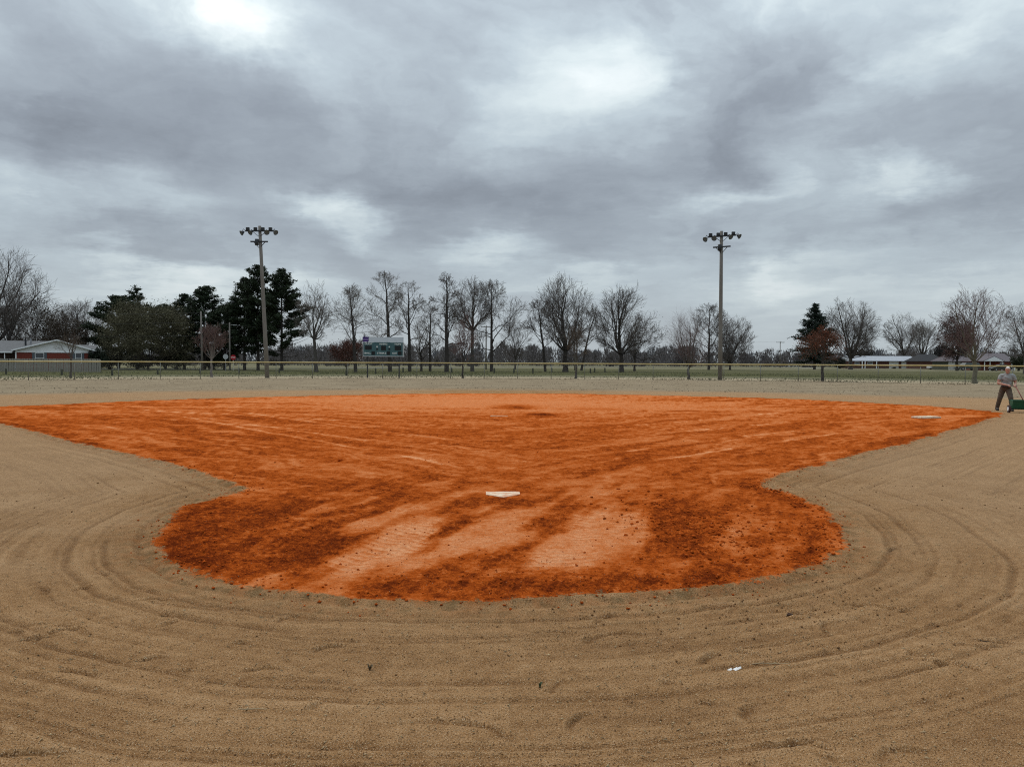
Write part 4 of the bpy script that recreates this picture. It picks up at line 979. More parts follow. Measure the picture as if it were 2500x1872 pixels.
# conifers
needle = mat('pine_needle', (.022, .034, .015), .9, .5, .9); needle2 = mat('spruce_needle', (.016, .028, .018), .9, .45, .9)
def pine(label, px, top_py, half_w_px, Y, seed, first=.24, nb=46, profile='round', clump=.62, per=46, size=.20, bare_low=0.0, base_r=.26, lean_px=0, group='pines beyond the road', nm=needle, droop=0.0):
    H = at(px, top_py, Y).z; rx = half_w_px * Y / F_PX; rg_ = np.random.default_rng(seed); rr = random.Random(seed)
    root = empty('pine_tree', (xat(px, Y), Y, 0)); segs = []; lean = lean_px * Y / F_PX
    def axis(h): return (lean * h / H, 0, h)
    n = 8
    for i in range(n): segs.append((*axis(H * i / n), *axis(H * (i + 1) / n), base_r * (1 - .88 * i / n), base_r * (1 - .88 * (i + 1) / n)))
    C = []; S_ = []
    for i in range(nb):
        t_ = (i + rr.random()) / nb; h = H * (first + (.985 - first) * t_)
        if profile == 'round': w = math.sin(math.pi * (0.16 + .80 * t_)) ** .75
        elif profile == 'cone': w = min(1.0, (1 - t_) * 1.75) ** .8 * .97 + .05
        elif profile == 'ovoid': w = min(1.0, (1 - t_) * 1.55 + .06) ** .75
        else: w = math.sin(math.pi * (.05 + .9 * t_ ** .8)) ** .8
        L = rx * w * rr.uniform(.62, 1.12); a = i * 2.4 + rr.uniform(-.6, .6); el = R(rr.uniform(2, 30)) - droop + .5 * t_ ** 3
        p = axis(h); q = (p[0] + math.cos(a) * math.cos(el) * L, math.sin(a) * math.cos(el) * L, min(h + math.sin(el) * L, H))
        mid = tuple((p[k_] + q[k_]) / 2 + (0, 0, -.06 * L)[k_] for k_ in range(3))
        segs.append((*p, *mid, .05 * (1.2 - t_), .035)); segs.append((*mid, *q, .035, .015))
        if t_ < bare_low and rr.random() < .55: continue
        m_ = max(3, int(L / clump * 2.1))
        for j in range(m_):
            u = .35 + .65 * (j + rr.random()) / m_ if profile != 'cone' else .12 + .88 * (j + rr.random()) / m_
            C.append((p[0] + (q[0] - p[0]) * u + rr.gauss(0, .12), (q[1]) * u + rr.gauss(0, .12), p[2] + (q[2] - p[2]) * u + rr.gauss(0, .12) + .08)); S_.append(clump * rr.uniform(.55, 1.1) * (1.0 if t_ < .9 else .7))
    for j in range(3): C.append((*axis(H - .25 * j)[:2], H - .2 - .35 * j)); S_.append(clump * (.45 + .12 * j))
    C = np.array(C); S_ = np.array(S_); nc = len(C)
    off = rg_.normal(0, .5, (nc, per, 3)) * S_[:, None, None]; off[..., 2] *= .55 if profile != 'cone' else .32
    P = (C[:, None] + off).reshape(-1, 3)
    v1, f1 = tube_segs(segs, 6); link('trunk', np_mesh('trunk', v1, f1, True), barkd, root)
    vv = leaf_tris(P, size, rg_, .7); link('crown', np_mesh('crown', vv, np.arange(len(vv)).reshape(-1, 3)), nm, root)
    return tag(root, label, 'pine tree' if profile != 'cone' else 'spruce', group)
PG = 'pines beyond the road'
pine('tall dark pine whose crown the leaning floodlight pole crosses', 630, 650, 54, 121, 61, .22, 80, 'round', .56, 40, .18)
pine('tall dark pine on the scoreboard side of the leaning floodlight pole', 688, 660, 78, 120, 62, .13, 104, 'ovoid', .56, 38, .18, .25)
pine('broad dark pine on the street side of the leaning floodlight pole', 597, 680, 62, 123, 63, .16, 84, 'ovoid', .58, 40, .18)
pine('shorter irregular pine with ragged top beside the weathered utility pole', 499, 702, 60, 128, 64, .18, 62, 'round', .60, 42, .19)
pine('squat pine next to the ragged-topped one', 450, 722, 54, 130, 65, .10, 58, 'round', .62, 42, .19)
pine('low spreading pine in front of the other dark pines', 548, 748, 60, 126, 66, .12, 56, 'round', .60, 42, .19)
pine('pine with a thin spiky leader standing above the olive shrub', 336, 704, 42, 140, 67, .20, 42, 'low', .60, 38, .19)
pine('broad dark pine behind the olive shrub with a flat top', 290, 726, 76, 138, 68, .06, 80, 'round', .66, 46, .20)
pine('dark pine between the olive shrub and the squat pine', 404, 748, 64, 136, 69, .05, 62, 'round', .66, 46, .20)
pine('tall spruce with layered horizontal branches beside the rusty-leaved tree', 1988, 743, 50, 180, 70, .10, 110, 'cone', .80, 36, .22, 0, .32, group=None, nm=needle2, droop=.12)

# shrubs
def shrub(label, px, base_py, top_py, half_w_px, Y, seed, m, n=5000, size=.16, up=.0, name='shrub', cat='shrub', group=None):
    H = at(px, top_py, Y).z; rx = half_w_px * Y / F_PX; rg_ = np.random.default_rng(seed); rr = random.Random(seed)
    root = empty(name, (xat(px, Y), Y, 0)); segs = []
    lobes = []
    for i in range(16):
        a = rr.uniform(0, 6.28); r_ = rx * rr.uniform(.1, .7); lobes.append((math.cos(a) * r_, math.sin(a) * r_ * .8, H * rr.uniform(.25, .78), rx * rr.uniform(.28, .45), H * rr.uniform(.18, .27)))
        segs.append((rr.uniform(-.2, .2), rr.uniform(-.2, .2), 0, *lobes[-1][:3], .06, .02))
    L_ = np.array(lobes); k_ = rg_.integers(0, 16, n); g = rg_.normal(0, 1, (n, 3)); g /= np.linalg.norm(g, axis=1)[:, None]; g *= rg_.random((n, 1)) ** .45
    P = L_[k_, :3] + g * np.stack([L_[k_, 3], L_[k_, 3], L_[k_, 4]], -1); P[:, 2] = np.clip(P[:, 2], .05, H)
    v1, f1 = tube_segs(segs, 4); link('stems', np_mesh('stems', v1, f1, True), barkd, root)
    vv = leaf_tris(P, size, rg_); 
    if up:
        vv = vv.reshape(-1, 3, 3); vv[:, 0, 2] += up; vv = vv.reshape(-1, 3)
    link('crown', np_mesh('crown', vv, np.arange(len(vv)).reshape(-1, 3)), m, root)
    return tag(root, label, cat, group)
olive = mat('olive_twig', (.098, .090, .052), .95, .4, .5); dusk = mat('dusky_hedge', (.030, .030, .022), .95, .5, .8)
bare_tree('big rounded olive-brown shrub tree bulging over the road', 362, 902, 754, 92, 122, 71, .05, olive, barkd, leaves=(16000, .14, olive, .36), form='vase', limbs=28, name='olive_shrub', group=None, low=.0, cat='shrub', trop=.05)
UG = 'dark undergrowth below the pines'
shrub('dark undergrowth bush at the end of the board fence', 268, 900, 852, 40, 124, 81, dusk, 3500, .18, group=UG)
shrub('dark undergrowth bush below the olive shrub', 335, 900, 862, 55, 128, 82, dusk, 4500, .18, group=UG)
shrub('dark undergrowth bush behind the weathered utility pole', 432, 900, 850, 55, 130, 83, dusk, 4500, .18, group=UG)
shrub('dark undergrowth bush behind the reddish sapling', 520, 900, 856, 42, 130, 84, dusk, 3500, .18, group=UG)
shrub('clipped dark hedge bush at the far corner house', 2486, 905, 862, 20, 170, 85, mat('hedge_green', (.035, .040, .022), .95, .4), 3500, .2)
shrub('dark evergreen bush beside the brick house gable', 238, 905, 848, 26, 108, 86, mat('evergreen_bush', (.014, .022, .012), .95, .4), 4500, .14)
shrub('small dark bush before the white garage door', 2183, 903, 896, 7, 222, 87, dusk, 500, .14)
shrub('dark shrub mass beside the silver-roofed house porch', 2050, 903, 872, 22, 214, 88, dusk, 2500, .22)
shrub('dark bare thicket behind the charcoal-roofed house', 2290, 900, 838, 38, 232, 89, mat('thicket_grey', (.040, .038, .036), .95, .4, .5), 5500, .28, .3)
shrub('dusky thicket behind the silver-roofed house', 2105, 900, 850, 30, 262, 90, mat('thicket_grey', (.04, .04, .04)), 4000, .26, .3)

# far wood: one grey mass on the horizon
rg_ = np.random.default_rng(77)
def wood(name, x0, x1, Y0, Y1, h0, h1, n, size, m, seed, gap=3.0):
    rg_ = np.random.default_rng(seed); nt_ = max(6, int((x1 - x0) / gap))
    tx = rg_.uniform(x0, x1, nt_); ty = rg_.uniform(Y0, Y1, nt_); th = rg_.uniform(h0, h1, nt_) * (.7 + .6 * vn(tx * .03, tx * 0, seed)); tw = th * rg_.uniform(.5, .9, nt_)
    k_ = rg_.integers(0, nt_, n); g = rg_.normal(0, .38, (n, 3)); g[:, 2] = rg_.random(n) ** .9
    P = np.stack([tx[k_] + g[:, 0] * tw[k_] * (1.1 - .75 * g[:, 2] ** 2), ty[k_] + g[:, 1] * tw[k_], g[:, 2] * th[k_]], -1)
    d = rg_.normal(0, .35, (n, 3)); d[:, 2] = np.abs(d[:, 2]) + .8; d *= (size * rg_.uniform(.5, 1.4, (n, 1)))
    w = rg_.normal(0, 1, (n, 3)); w *= size * .10
    vv = np.stack([P - w, P + w, P + d], 1).reshape(-1, 3); vv[:, 2] = np.maximum(vv[:, 2], 0)
    o = link(name, np_mesh(name, vv, np.arange(len(vv)).reshape(-1, 3)), m); o['kind'] = 'stuff'; return o
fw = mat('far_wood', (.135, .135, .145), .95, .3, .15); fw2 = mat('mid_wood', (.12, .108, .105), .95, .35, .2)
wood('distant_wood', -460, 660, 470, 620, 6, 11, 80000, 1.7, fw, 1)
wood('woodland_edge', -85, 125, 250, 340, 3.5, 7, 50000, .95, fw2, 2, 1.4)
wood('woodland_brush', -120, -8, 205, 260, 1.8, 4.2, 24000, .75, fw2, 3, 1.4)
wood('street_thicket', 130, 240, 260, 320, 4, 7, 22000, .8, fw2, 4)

# ------------------------------------------------------------------ board fence beside the brick house
boardm = mat('grey_board', (.215, .205, .175), .9, .3, 2.5, stretch=(5, 5, .6), c2=(.34, .32, .27))
bf0 = at(-60, 907, 95); bf1 = at(244, 907, 95)
bf = empty('board_fence', (bf1.x, 95, 0)); n = int((bf1.x - bf0.x) / .205)
bms = []
for k_ in range(4):
    me = MB().box(-.082, .082, -.012, .012, .03, 1.66 + .012 * (k_ - 2)).mesh('board'); bms.append(me)
for i in range(n):
    o = link('board', bms[rnd.randrange(4)], boardm, bf, (-.09 - i * .205, rnd.choice((0, -.035)), 0), (0, R(rnd.uniform(-.4, .4)), 0))
MB().box(bf0.x - bf1.x, 0, .016, .055, .35, .44).build('fence_rail', boardm, bf); MB().box(bf0.x - bf1.x, 0, .016, .055, 1.25, 1.34).build('fence_rail', boardm, bf)
for i in range(7): MB().box(-.05 - i * 2.44, .05 - i * 2.44, .056, .15, -.1, 1.6).build('fence_post', boardm, bf)
tag(bf, 'weathered grey vertical board fence in front of the brick house', 'fence')

# ------------------------------------------------------------------ houses
brick = mat('red_brick', (.17, .040, .028), .9, .3, 8); shingle = mat('grey_shingle', (.12, .122, .125), .95, .25, 6); whitew = mat('white_siding', (.76, .78, .79), .7, .08, 2)
glass = mat('window_glass', (.05, .06, .07), .15, .3, 2, spec=.6); shutter_m = mat('shutter_slate', (.09, .11, .125), .7, .15)
def win(parent, x0, x1, z0, z1, y, fm=whitew, shutters=None):
    w = MB(); t_ = .06
    w.box(x0, x1, y - .06, y + .04, z1 - t_, z1); w.box(x0, x1, y - .08, y + .04, z0, z0 + t_); w.box(x0, x0 + t_, y - .06, y + .04, z0 + t_, z1 - t_); w.box(x1 - t_, x1, y - .06, y + .04, z0 + t_, z1 - t_)
    zm_ = (z0 + z1) / 2; w.box(x0 + t_, x1 - t_, y - .05, y + .04, zm_ - .025, zm_ + .025)
    o = w.build('window', fm, parent); MB().box(x0 + t_, x1 - t_, y - .02, y + .02, z0 + t_, z1 - t_).build('pane', glass, o)
    if shutters:
        for a, b_ in ((x0 - .32, x0 - .02), (x1 + .02, x1 + .32)): MB().box(a, b_, y - .05, y + .01, z0, z1).build('shutter', shutters, o)
    return o
# brick house behind the board fence
HY = 106.0
def hx(px): return xat(px, HY) - xat(140, HY)
def hzz(py): return CAM_H + (876.6 - py) * HY / F_PX
bh = empty('brick_house', (xat(140, HY), HY, 0), R(27))
xl, xr, xm = hx(55.7), hx(218), 0.0; zt_ = hzz(859); zr = hzz(829); ze = hzz(855)
MB().box(xl, xr, 0, 9, -.1, zt_ - .05).build('wall', brick, bh)
sl = (zr - ze) / (xm - hx(47)); sr = (zr - ze) / (hx(225) - xm)
MB().prism([(xl - .1, zt_), (xr + .1, zt_), (xr + .1, zr - .16 - (xr + .1) * sr), (xm, zr - .16), (xl - .1, zr - .16 - (-(xl - .1)) * sl)], 'y', -.03, .1).build('gable', whitew, bh)
MB().box(xl - .15, xr + .15, -.10, .06, zt_ - .10, zt_ - .002).build('trim_board', whitew, bh)
MB().prism([(hx(47), ze - .13), (hx(47), ze), (xm, zr), (hx(225), ze), (hx(225), ze - .13), (xm, zr - .13)], 'y', -.55, 9.4).build('roof', shingle, bh)
barge = MB()
for xe in (hx(47), hx(225)): barge.bar((xe, -.58, ze - .06), (xm, -.58, zr - .06), .05, .17)
barge.build('barge_board', whitew, bh)
MB().box(xl - .13, xl + .02, -.05, .05, -.1, zt_ - .11).build('corner_post', whitew, bh); MB().box(xr - .02, xr + .13, -.05, .05, -.1, zt_ - .11).build('corner_post', whitew, bh)
win(bh, hx(93.7), hx(112.7), 1.0, zt_ - .12, -.01, whitew, shutter_m); win(bh, hx(178), hx(192), 1.0, zt_ - .12, -.01, whitew, shutter_m)
lw0 = hx(-60)
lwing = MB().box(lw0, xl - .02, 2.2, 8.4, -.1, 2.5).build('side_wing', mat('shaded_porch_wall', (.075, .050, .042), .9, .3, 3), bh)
MB().prism([(.9, 2.62), (5.3, zr - .12), (9.6, 2.62), (9.6, 2.5), (5.3, zr - .24), (.9, 2.5)], 'x', lw0 - .5, xm - .6).build('wing_roof', shingle, bh)
MB().box(lw0 - .5, hx(46), .82, .89, 2.44, 2.62).build('gutter', whitew, bh)
for px in (5, 14, 30): MB().box(hx(px) - .05, hx(px) + .05, 1.0, 1.1, -.1, 2.45).build('porch_post', whitew, bh)
MB().prism([(5, 2.9), (8, zr - .55), (11, 2.9), (11, 2.78), (8, zr - .67), (5, 2.78)], 'x', .8, hx(222)).build('rear_roof', shingle, bh)
MB().tube([(hx(69), 3.5, 3.0), (hx(69), 3.5, hzz(827.5))], .12, 8).build('chimney_pipe', darkmetal, bh); MB().tube([(hx(79), 4.2, 3.2), (hx(79), 4.2, hzz(826))], .10, 8).build('vent_pipe', greymetal, bh)
tag(bh, 'red brick house with white front gable and grey shingle roof', 'house')
# row of houses across the street
def house(label, xp0, xp1, Y, eave, ridge, depth, roofm, wallm, ridge_in=(0, 0), over=.5, z0=0.0):
    x0, x1 = xat(xp0, Y), xat(xp1, Y); cx = (x0 + x1) / 2; a, b_ = x0 - cx, x1 - cx
    h = empty('house', (cx, Y, z0)); MB().box(a, b_, 0, depth, -.1, eave - .06).build('wall', wallm, h)
    ym = depth / 2; r0, r1 = a - over + ridge_in[0], b_ + over - ridge_in[1]
    vs = [(a - over, -over, eave), (b_ + over, -over, eave), (b_ + over, depth + over, eave), (a - over, depth + over, eave), (r0, ym, ridge), (r1, ym, ridge)]
    vs2 = [(x, y, eave - .12) for x, y, z in vs[:4]]
    MB().add(vs + vs2, [(0, 1, 5, 4), (2, 3, 4, 5), (1, 2, 5), (3, 0, 4), (0, 6, 7, 1), (1, 7, 8, 2), (2, 8, 9, 3), (3, 9, 6, 0), (6, 9, 8, 7)]).build('roof', roofm, h)
    tag(h, label, 'house', 'houses across the street'); return h, cx
def door(h, cx, Y, p0, p1, z1, m, name='garage_door', y=-.05):
    x0, x1 = xat(p0, Y) - cx, xat(p1, Y) - cx; d_ = MB().box(x0, x1, y, y + .04, 0.0, z1).build(name, m, h)
    for k_ in range(1, 4): MB().box(x0 + .03, x1 - .03, y - .012, y - .001, z1 * k_ / 4 - .02, z1 * k_ / 4 + .02).build('panel_joint', greymetal, d_)
    return d_
silverroof = mat('silver_roof', (.33, .35, .38), .6, .12, 1.5); mauve = mat('mauve_shingle', (.125, .110, .118), .95, .2, 4); charcoal = mat('charcoal_roof', (.032, .033, .036), .95, .25, 4)
brown_brick = mat('brown_brick', (.10, .050, .040), .9, .25, 5); creamdoor = mat('cream_door', (.55, .55, .50), .6, .08)
Y1 = 226.0
h1, c1x = house('long low brick house with pale silver roof and two garage doors', 2080, 2236, Y1, 2.25, 3.7, 8.0, silverroof, brown_brick)
door(h1, c1x, Y1, 2170, 2193, 2.05, creamdoor); door(h1, c1x, Y1, 2200, 2222, 2.05, creamdoor)
for p in (2103, 2110, 2138, 2230, 2239): x = xat(p, Y1) - c1x; MB().box(x - .12, x + .12, -.45, -.25, 0, 2.13).build('porch_post', whitew, h1)
win(h1, xat(2117, Y1) - c1x, xat(2130, Y1) - c1x, .8, 1.9, -.02); win(h1, xat(2086, Y1) - c1x, xat(2097, Y1) - c1x, .8, 1.9, -.02)
h2, c2x = house('dim house with charcoal roof half hidden by dark trees', 2248, 2308, 215, 2.2, 4.2, 8.0, charcoal, brown_brick, (2.0, 2.0))
Y3 = 186.0
h3, c3x = house('mauve-roofed garage house behind the purple-brown tree', 2314, 2372, Y3, 2.15, 3.75, 7.0, mauve, mat('drab_green_wall', (.07, .075, .055), .9, .2), (1.6, 1.6), .35)
door(h3, c3x, Y3, 2314.5, 2331, 1.95, creamdoor); door(h3, c3x, Y3, 2337, 2345, 1.95, creamdoor)
Y4 = 178.0
h4, c4x = house('brick house with mauve roof and white carport gable', 2396, 2474, Y4, 2.15, 4.0, 8.0, mauve, brick, (1.4, .2), .35)
ga, gb = xat(2386, Y4) - c4x, xat(2432, Y4) - c4x; gm = (ga + gb) / 2
gr = MB().prism([(ga - .3, 2.2), (gm, 3.35), (gb + .3, 2.2), (gb + .3, 2.08), (ga - .3, 2.08)], 'y', -2.6, 3.9).build('carport_roof', mauve, h4)
MB().prism([(ga - .1, 2.15), (gb + .1, 2.15), (gm, 3.2)], 'y', -2.66, -2.605).build('gable', whitew, gr)
for p in (2388, 2401, 2430): x = xat(p, Y4) - c4x; MB().box(x - .07, x + .07, -2.4, -2.26, 0, 2.07).build('carport_post', whitew, h4)
for p in (2467, 2473): x = xat(p, Y4) - c4x; MB().box(x - .10, x + .10, -.5, -.35, 0, 2.02).build('porch_post', whitew, h4)
win(h4, xat(2440, Y4) - c4x, xat(2450, Y4) - c4x, .8, 1.8, -.02)
h5, c5x = house('far white-walled shed beyond the open meadow', 1922, 1946, 330, 2.0, 2.9, 5.0, mat('far_roof', (.40, .41, .42), .8, .1), whitew)
h6, c6x = house('tiny pale-roofed far shed seen between tree trunks', 1069, 1079, 330, 2.0, 3.0, 4.0, mat('far_roof_white', (.62, .62, .60), .8, .1), mat('far_wall', (.30, .28, .25), .9, .1))

# ------------------------------------------------------------------ vehicles
tyre = mat('tyre_black', (.015, .015, .016), .9, .2); hubm = mat('hub_grey', (.35, .35, .36), .4, .1, metal=.5)
def vehicle(label, px, Y, paint, rz=0.0, kind='car', name='parked_car', group='cars parked by the houses'):
    root = empty(name, (xat(px, Y), Y, 0), rz); Lh, W = (2.2, .86) if kind == 'car' else (2.7, .95)
    if kind == 'car': prof = [(-Lh, .35), (-Lh, .72), (-1.45, .86), (-.95, 1.36), (.55, 1.40), (1.15, .92), (1.95, .78), (Lh, .60), (Lh, .32)]
    elif kind == 'pickup': prof = [(-Lh, .45), (-Lh, 1.05), (-.85, 1.05), (-.75, 1.72), (.45, 1.74), (1.05, 1.12), (2.45, 1.02), (Lh, .85), (Lh, .42)]
    else: prof = [(-Lh, .40), (-Lh, 1.0), (-2.35, 1.72), (-2.0, 1.80), (.75, 1.80), (1.45, 1.10), (2.4, 1.0), (Lh, .8), (Lh, .40)]
    bm = bmesh.new(); n = len(prof); rings = []
    for y, inset, kz in ((-W, .10, 0), (-W * .93, 0, 0), (W * .93, 0, 0), (W, .10, 0)):
        rings.append([bm.verts.new((x * (1 - inset * .12), y * (.80 if z > 1.2 else 1), z - (inset * .25 if z > 1.2 else 0))) for x, z in prof])
    for r0_, r1_ in zip(rings[:-1], rings[1:]):
        for i in range(n): bm.faces.new((r0_[i], r0_[(i + 1) % n], r1_[(i + 1) % n], r1_[i]))
    bm.faces.new(rings[0][::-1]); bm.faces.new(rings[-1]); bmesh.ops.recalc_face_normals(bm, faces=bm.faces)
    me = bpy.data.meshes.new('body'); bm.to_mesh(me); bm.free(); link('body', me, paint, root)
    gx = {'car': [(-.85, -.15), (-.08, .62)], 'pickup': [(-.62, -.02), (.05, .55)], 'suv': [(-2.1, -1.1), (-1.0, -.1), (0, .8)]}[kind]; z0, z1 = {'car': (.95, 1.30), 'pickup': (1.15, 1.62), 'suv': (1.12, 1.66)}[kind]
    for s_ in (-1, 1):
        for a, b_ in gx: 
            yo = W * .80 * s_; MB().add([(a, yo * 1.12, z0), (b_ + .05, yo * 1.12, z0), (b_ - .08, yo * 1.015, z1), (a + .1, yo * 1.015, z1), (a, yo * .9, z0), (b_, yo * .9, z0), (b_ - .08, yo * .9, z1), (a + .1, yo * .9, z1)], [(0, 1, 2, 3), (4, 7, 6, 5), (0, 4, 5, 1), (1, 5, 6, 2), (2, 6, 7, 3), (3, 7, 4, 0)]).build('side_window', glass, root)
        for x in (-Lh * .62, Lh * .62):
            rw = .33 if kind == 'car' else .38; wl = MB().tube([(x, s_ * (W - .2), rw), (x, s_ * (W + .01), rw)], rw, 14).build('wheel', tyre, root)
            MB().tube([(x, s_ * (W + .011), rw), (x, s_ * (W + .03), rw)], rw * .55, 10).build('rim', hubm, wl)
        MB().box(Lh - .06, Lh + .015, s_ * W * .72 - .14, s_ * W * .72 + .14, .62, .74).build('headlight', whitep, root)
    return tag(root, label, 'car' if kind != 'pickup' else 'pickup truck', group)
vehicle('white pickup truck parked before the charcoal-roofed house', 2292, 196, mat('paint_white', (.70, .71, .72), .3, .05), R(180), 'pickup', 'pickup_truck')
vehicle('dark car with pale roof glint by the mauve-roofed garage', 2361, 176, mat('paint_dark_green', (.06, .07, .065), .3, .1), R(185), 'suv')
vehicle('dark sedan parked under the white carport gable side', 2443, 168, mat('paint_black', (.025, .027, .030), .25, .1), R(175), 'car')
vehicle('small pale far car on the road left of the spruce', 1972, 262, mat('paint_cream', (.62, .58, .48), .35, .05), R(10), 'car', group=None)
#PART3
# ------------------------------------------------------------------ the man and his spreader
MX, MY = xat(2455, 26.2), 26.2
MZ = gz(MX, MY)
skin = mat('skin', (.42, .22, .16), .6, .12, 8); shirt_m = mat('grey_shirt', (.27, .28, .275), .9, .14, 6); trouser_m = mat('brown_trousers', (.090, .066, .046), .9, .25, 5); shoe_m = mat('dark_shoe', (.035, .028, .024), .7, .2); hair_m = mat('white_hair', (.62, .60, .57), .85, .1, 20)
def capsule_chain(bm, pts, rads, n=12):
    """rounded tapering limb through the points"""
    for (a, b_, ra, rb) in zip(pts[:-1], pts[1:], rads[:-1], rads[1:]):
        a = Vector(a); b_ = Vector(b_); d = b_ - a; L_ = d.length; q = d.to_track_quat('Z', 'Y').to_matrix().to_4x4()
        prof = [(ra * math.cos(t_), -ra * math.sin(t_)) for t_ in (1.57, 1.0, .5, 0)] + [(rb * math.cos(t_), L_ + rb * math.sin(t_)) for t_ in (0, .5, 1.0, 1.57)]
        rings = [[bm.verts.new(a + q @ Vector((math.cos(6.2832 * j / n) * max(r_, 1e-4), math.sin(6.2832 * j / n) * max(r_, 1e-4), z))) for j in range(n)] for r_, z in prof]
        for r0_, r1_ in zip(rings[:-1], rings[1:]):
            for j in range(n): bm.faces.new((r0_[j], r0_[(j + 1) % n], r1_[(j + 1) % n], r1_[j]))
        bm.faces.new(rings[0][::-1]); bm.faces.new(rings[-1])
def blob_e(bm, c, r3, rot=None):
    res = bmesh.ops.create_uvsphere(bm, u_segments=18, v_segments=12, radius=1)
    for v in res['verts']:
        p = Vector((v.co.x * r3[0], v.co.y * r3[1], v.co.z * r3[2])); v.co = (rot @ p if rot else p) + Vector(c)
BONES = []     # region name, a, b
def limb(bm, region, pts, rads):
    capsule_chain(bm, pts, rads)
    for a, b_ in zip(pts[:-1], pts[1:]): BONES.append((region, Vector(a), Vector(b_)))
bm = bmesh.new()
# local frame: x to the picture's right, -y toward the camera, z up; he walks forward pushing
pel = (.01, .06, .80); chest = (.05, -.02, 1.10)
blob_e(bm, (.01, .06, .78), (.155, .12, .12)); BONES.append(('trousers', Vector((-.08, .06, .76)), Vector((.10, .06, .76))))
limb(bm, 'shirt', [(.01, .055, .86), (.03, .03, .99), (.05, -.02, 1.13), (.055, -.04, 1.20)], [.145, .15, .145, .10])
blob_e(bm, (.035, .01, .95), (.168, .128, .14)); blob_e(bm, (.05, -.02, 1.12), (.185, .125, .13))
limb(bm, 'shirt', [(-.13, -.02, 1.205), (.05, -.03, 1.235), (.235, -.03, 1.20)], [.065, .07, .065])
limb(bm, 'skin', [(.055, -.045, 1.22), (.06, -.075, 1.32)], [.062, .056])
# head
Hc = Vector((.065, -.095, 1.415)); hr = Matrix.Rotation(R(14), 3, 'Z') @ Matrix.Rotation(R(10), 3, 'X')
blob_e(bm, Hc, (.077, .094, .115), hr); blob_e(bm, Hc + hr @ Vector((0, -.025, -.055)), (.060, .072, .070), hr)
blob_e(bm, Hc + hr @ Vector((0, -.098, -.012)), (.013, .020, .026), hr); blob_e(bm, Hc + hr @ Vector((0, -.088, .030)), (.045, .014, .012), hr); blob_e(bm, Hc + hr @ Vector((0, -.080, -.062)), (.026, .018, .012), hr); blob_e(bm, Hc + hr @ Vector((0, -.078, -.096)), (.030, .022, .020), hr)
for s_ in (-1, 1): blob_e(bm, Hc + hr @ Vector((s_ * .078, .008, -.008)), (.012, .022, .032), hr)
BONES.append(('skin', Hc + Vector((0, 0, -.08)), Hc + Vector((0, 0, .07))))
# legs: trailing leg to the picture's left, leading leg behind the hopper
limb(bm, 'trousers', [(-.075, .07, .76), (-.165, .03, .43), (-.245, .12, .10)], [.100, .072, .058])
limb(bm, 'trousers', [(.095, .04, .76), (.175, -.22, .45), (.215, -.24, .10)], [.100, .072, .058])
limb(bm, 'shoe', [(-.25, .135, .055), (-.235, .02, .045), (-.225, -.07, .038)], [.055, .047, .036]); limb(bm, 'shoe', [(.215, -.22, .055), (.225, -.34, .045), (.232, -.43, .038)], [.055, .047, .036])
# arms reach for the bar
GA, GB = Vector((.06, -.40, .865)), Vector((.34, -.33, .865))     # the grip bar's ends
g1 = GA.lerp(GB, .22); g2 = GA.lerp(GB, .80)
def arm(sh, el, gr, s_):
    limb(bm, 'sleeve', [sh, Vector(sh).lerp(Vector(el), .62)], [.063, .062]); limb(bm, 'skin', [Vector(sh).lerp(Vector(el), .55), el], [.048, .042])
    wr = Vector(gr) + (Vector(el) - Vector(gr)).normalized() * .10 + Vector((0, 0, .012))
    limb(bm, 'skin', [el, wr], [.043, .030])
    palm = Vector(gr) + (wr - Vector(gr)) * .32 + Vector((0, 0, .020))
    blob_e(bm, palm, (.040, .040, .020)); limb(bm, 'skin', [wr, palm], [.028, .028])
    ax = (GB - GA).normalized(); fw_ = Vector((ax.y, -ax.x, 0)) * (1 if ax.cross(Vector((ax.y, -ax.x, 0))).z < 0 else 1)
    if fw_.y > 0: fw_ = -fw_
    for k_, (off, ln) in enumerate(((-.033, .9), (-.011, 1.05), (.011, 1.0), (.033, .82))):
        b0_ = palm + ax * off + fw_ * .018; p1 = Vector(gr) + ax * off + fw_ * .030 * ln + Vector((0, 0, .006)); p2 = Vector(gr) + ax * off + fw_ * .016 + Vector((0, 0, -.026 * ln)); p3 = Vector(gr) + ax * off * .9 - fw_ * .014 + Vector((0, 0, -.022))
        limb(bm, 'skin', [b0_, p1, p2, p3], [.0105, .010, .009, .008])
    tb = palm + ax * (.040 * s_); limb(bm, 'skin', [palm + ax * (.022 * s_), tb - fw_ * .004, Vector(gr) + ax * (.048 * s_) - Vector((0, 0, .012)) - fw_ * .012], [.014, .012, .009])
arm((-.155, -.02, 1.19), (-.235, -.10, .955), g1, 1); arm((.255, -.03, 1.185), (.325, .02, .965), g2, -1)
me = bpy.data.meshes.new('body'); bm.to_mesh(me); bm.free()
tmp = bpy.data.objects.new('tmp_body', me); COL.objects.link(tmp)
md = tmp.modifiers.new('remesh', 'REMESH'); md.mode = 'VOXEL'; md.voxel_size = .011
sm = tmp.modifiers.new('smooth', 'SMOOTH'); sm.factor = .5; sm.iterations = 3
bpy.context.view_layer.update()
body = bpy.data.meshes.new_from_object(tmp.evaluated_get(bpy.context.evaluated_depsgraph_get()))
bpy.data.objects.remove(tmp)
n = len(body.vertices); co = np.empty(n * 3, np.float32); body.vertices.foreach_get('co', co); co = co.reshape(-1, 3)
no = np.empty(n * 3, np.float32); body.vertices.foreach_get('normal', no); no = no.reshape(-1, 3)
best = np.full(n, 9.); reg = np.zeros(n, int); names = ['skin', 'shirt', 'sleeve', 'trousers', 'shoe']
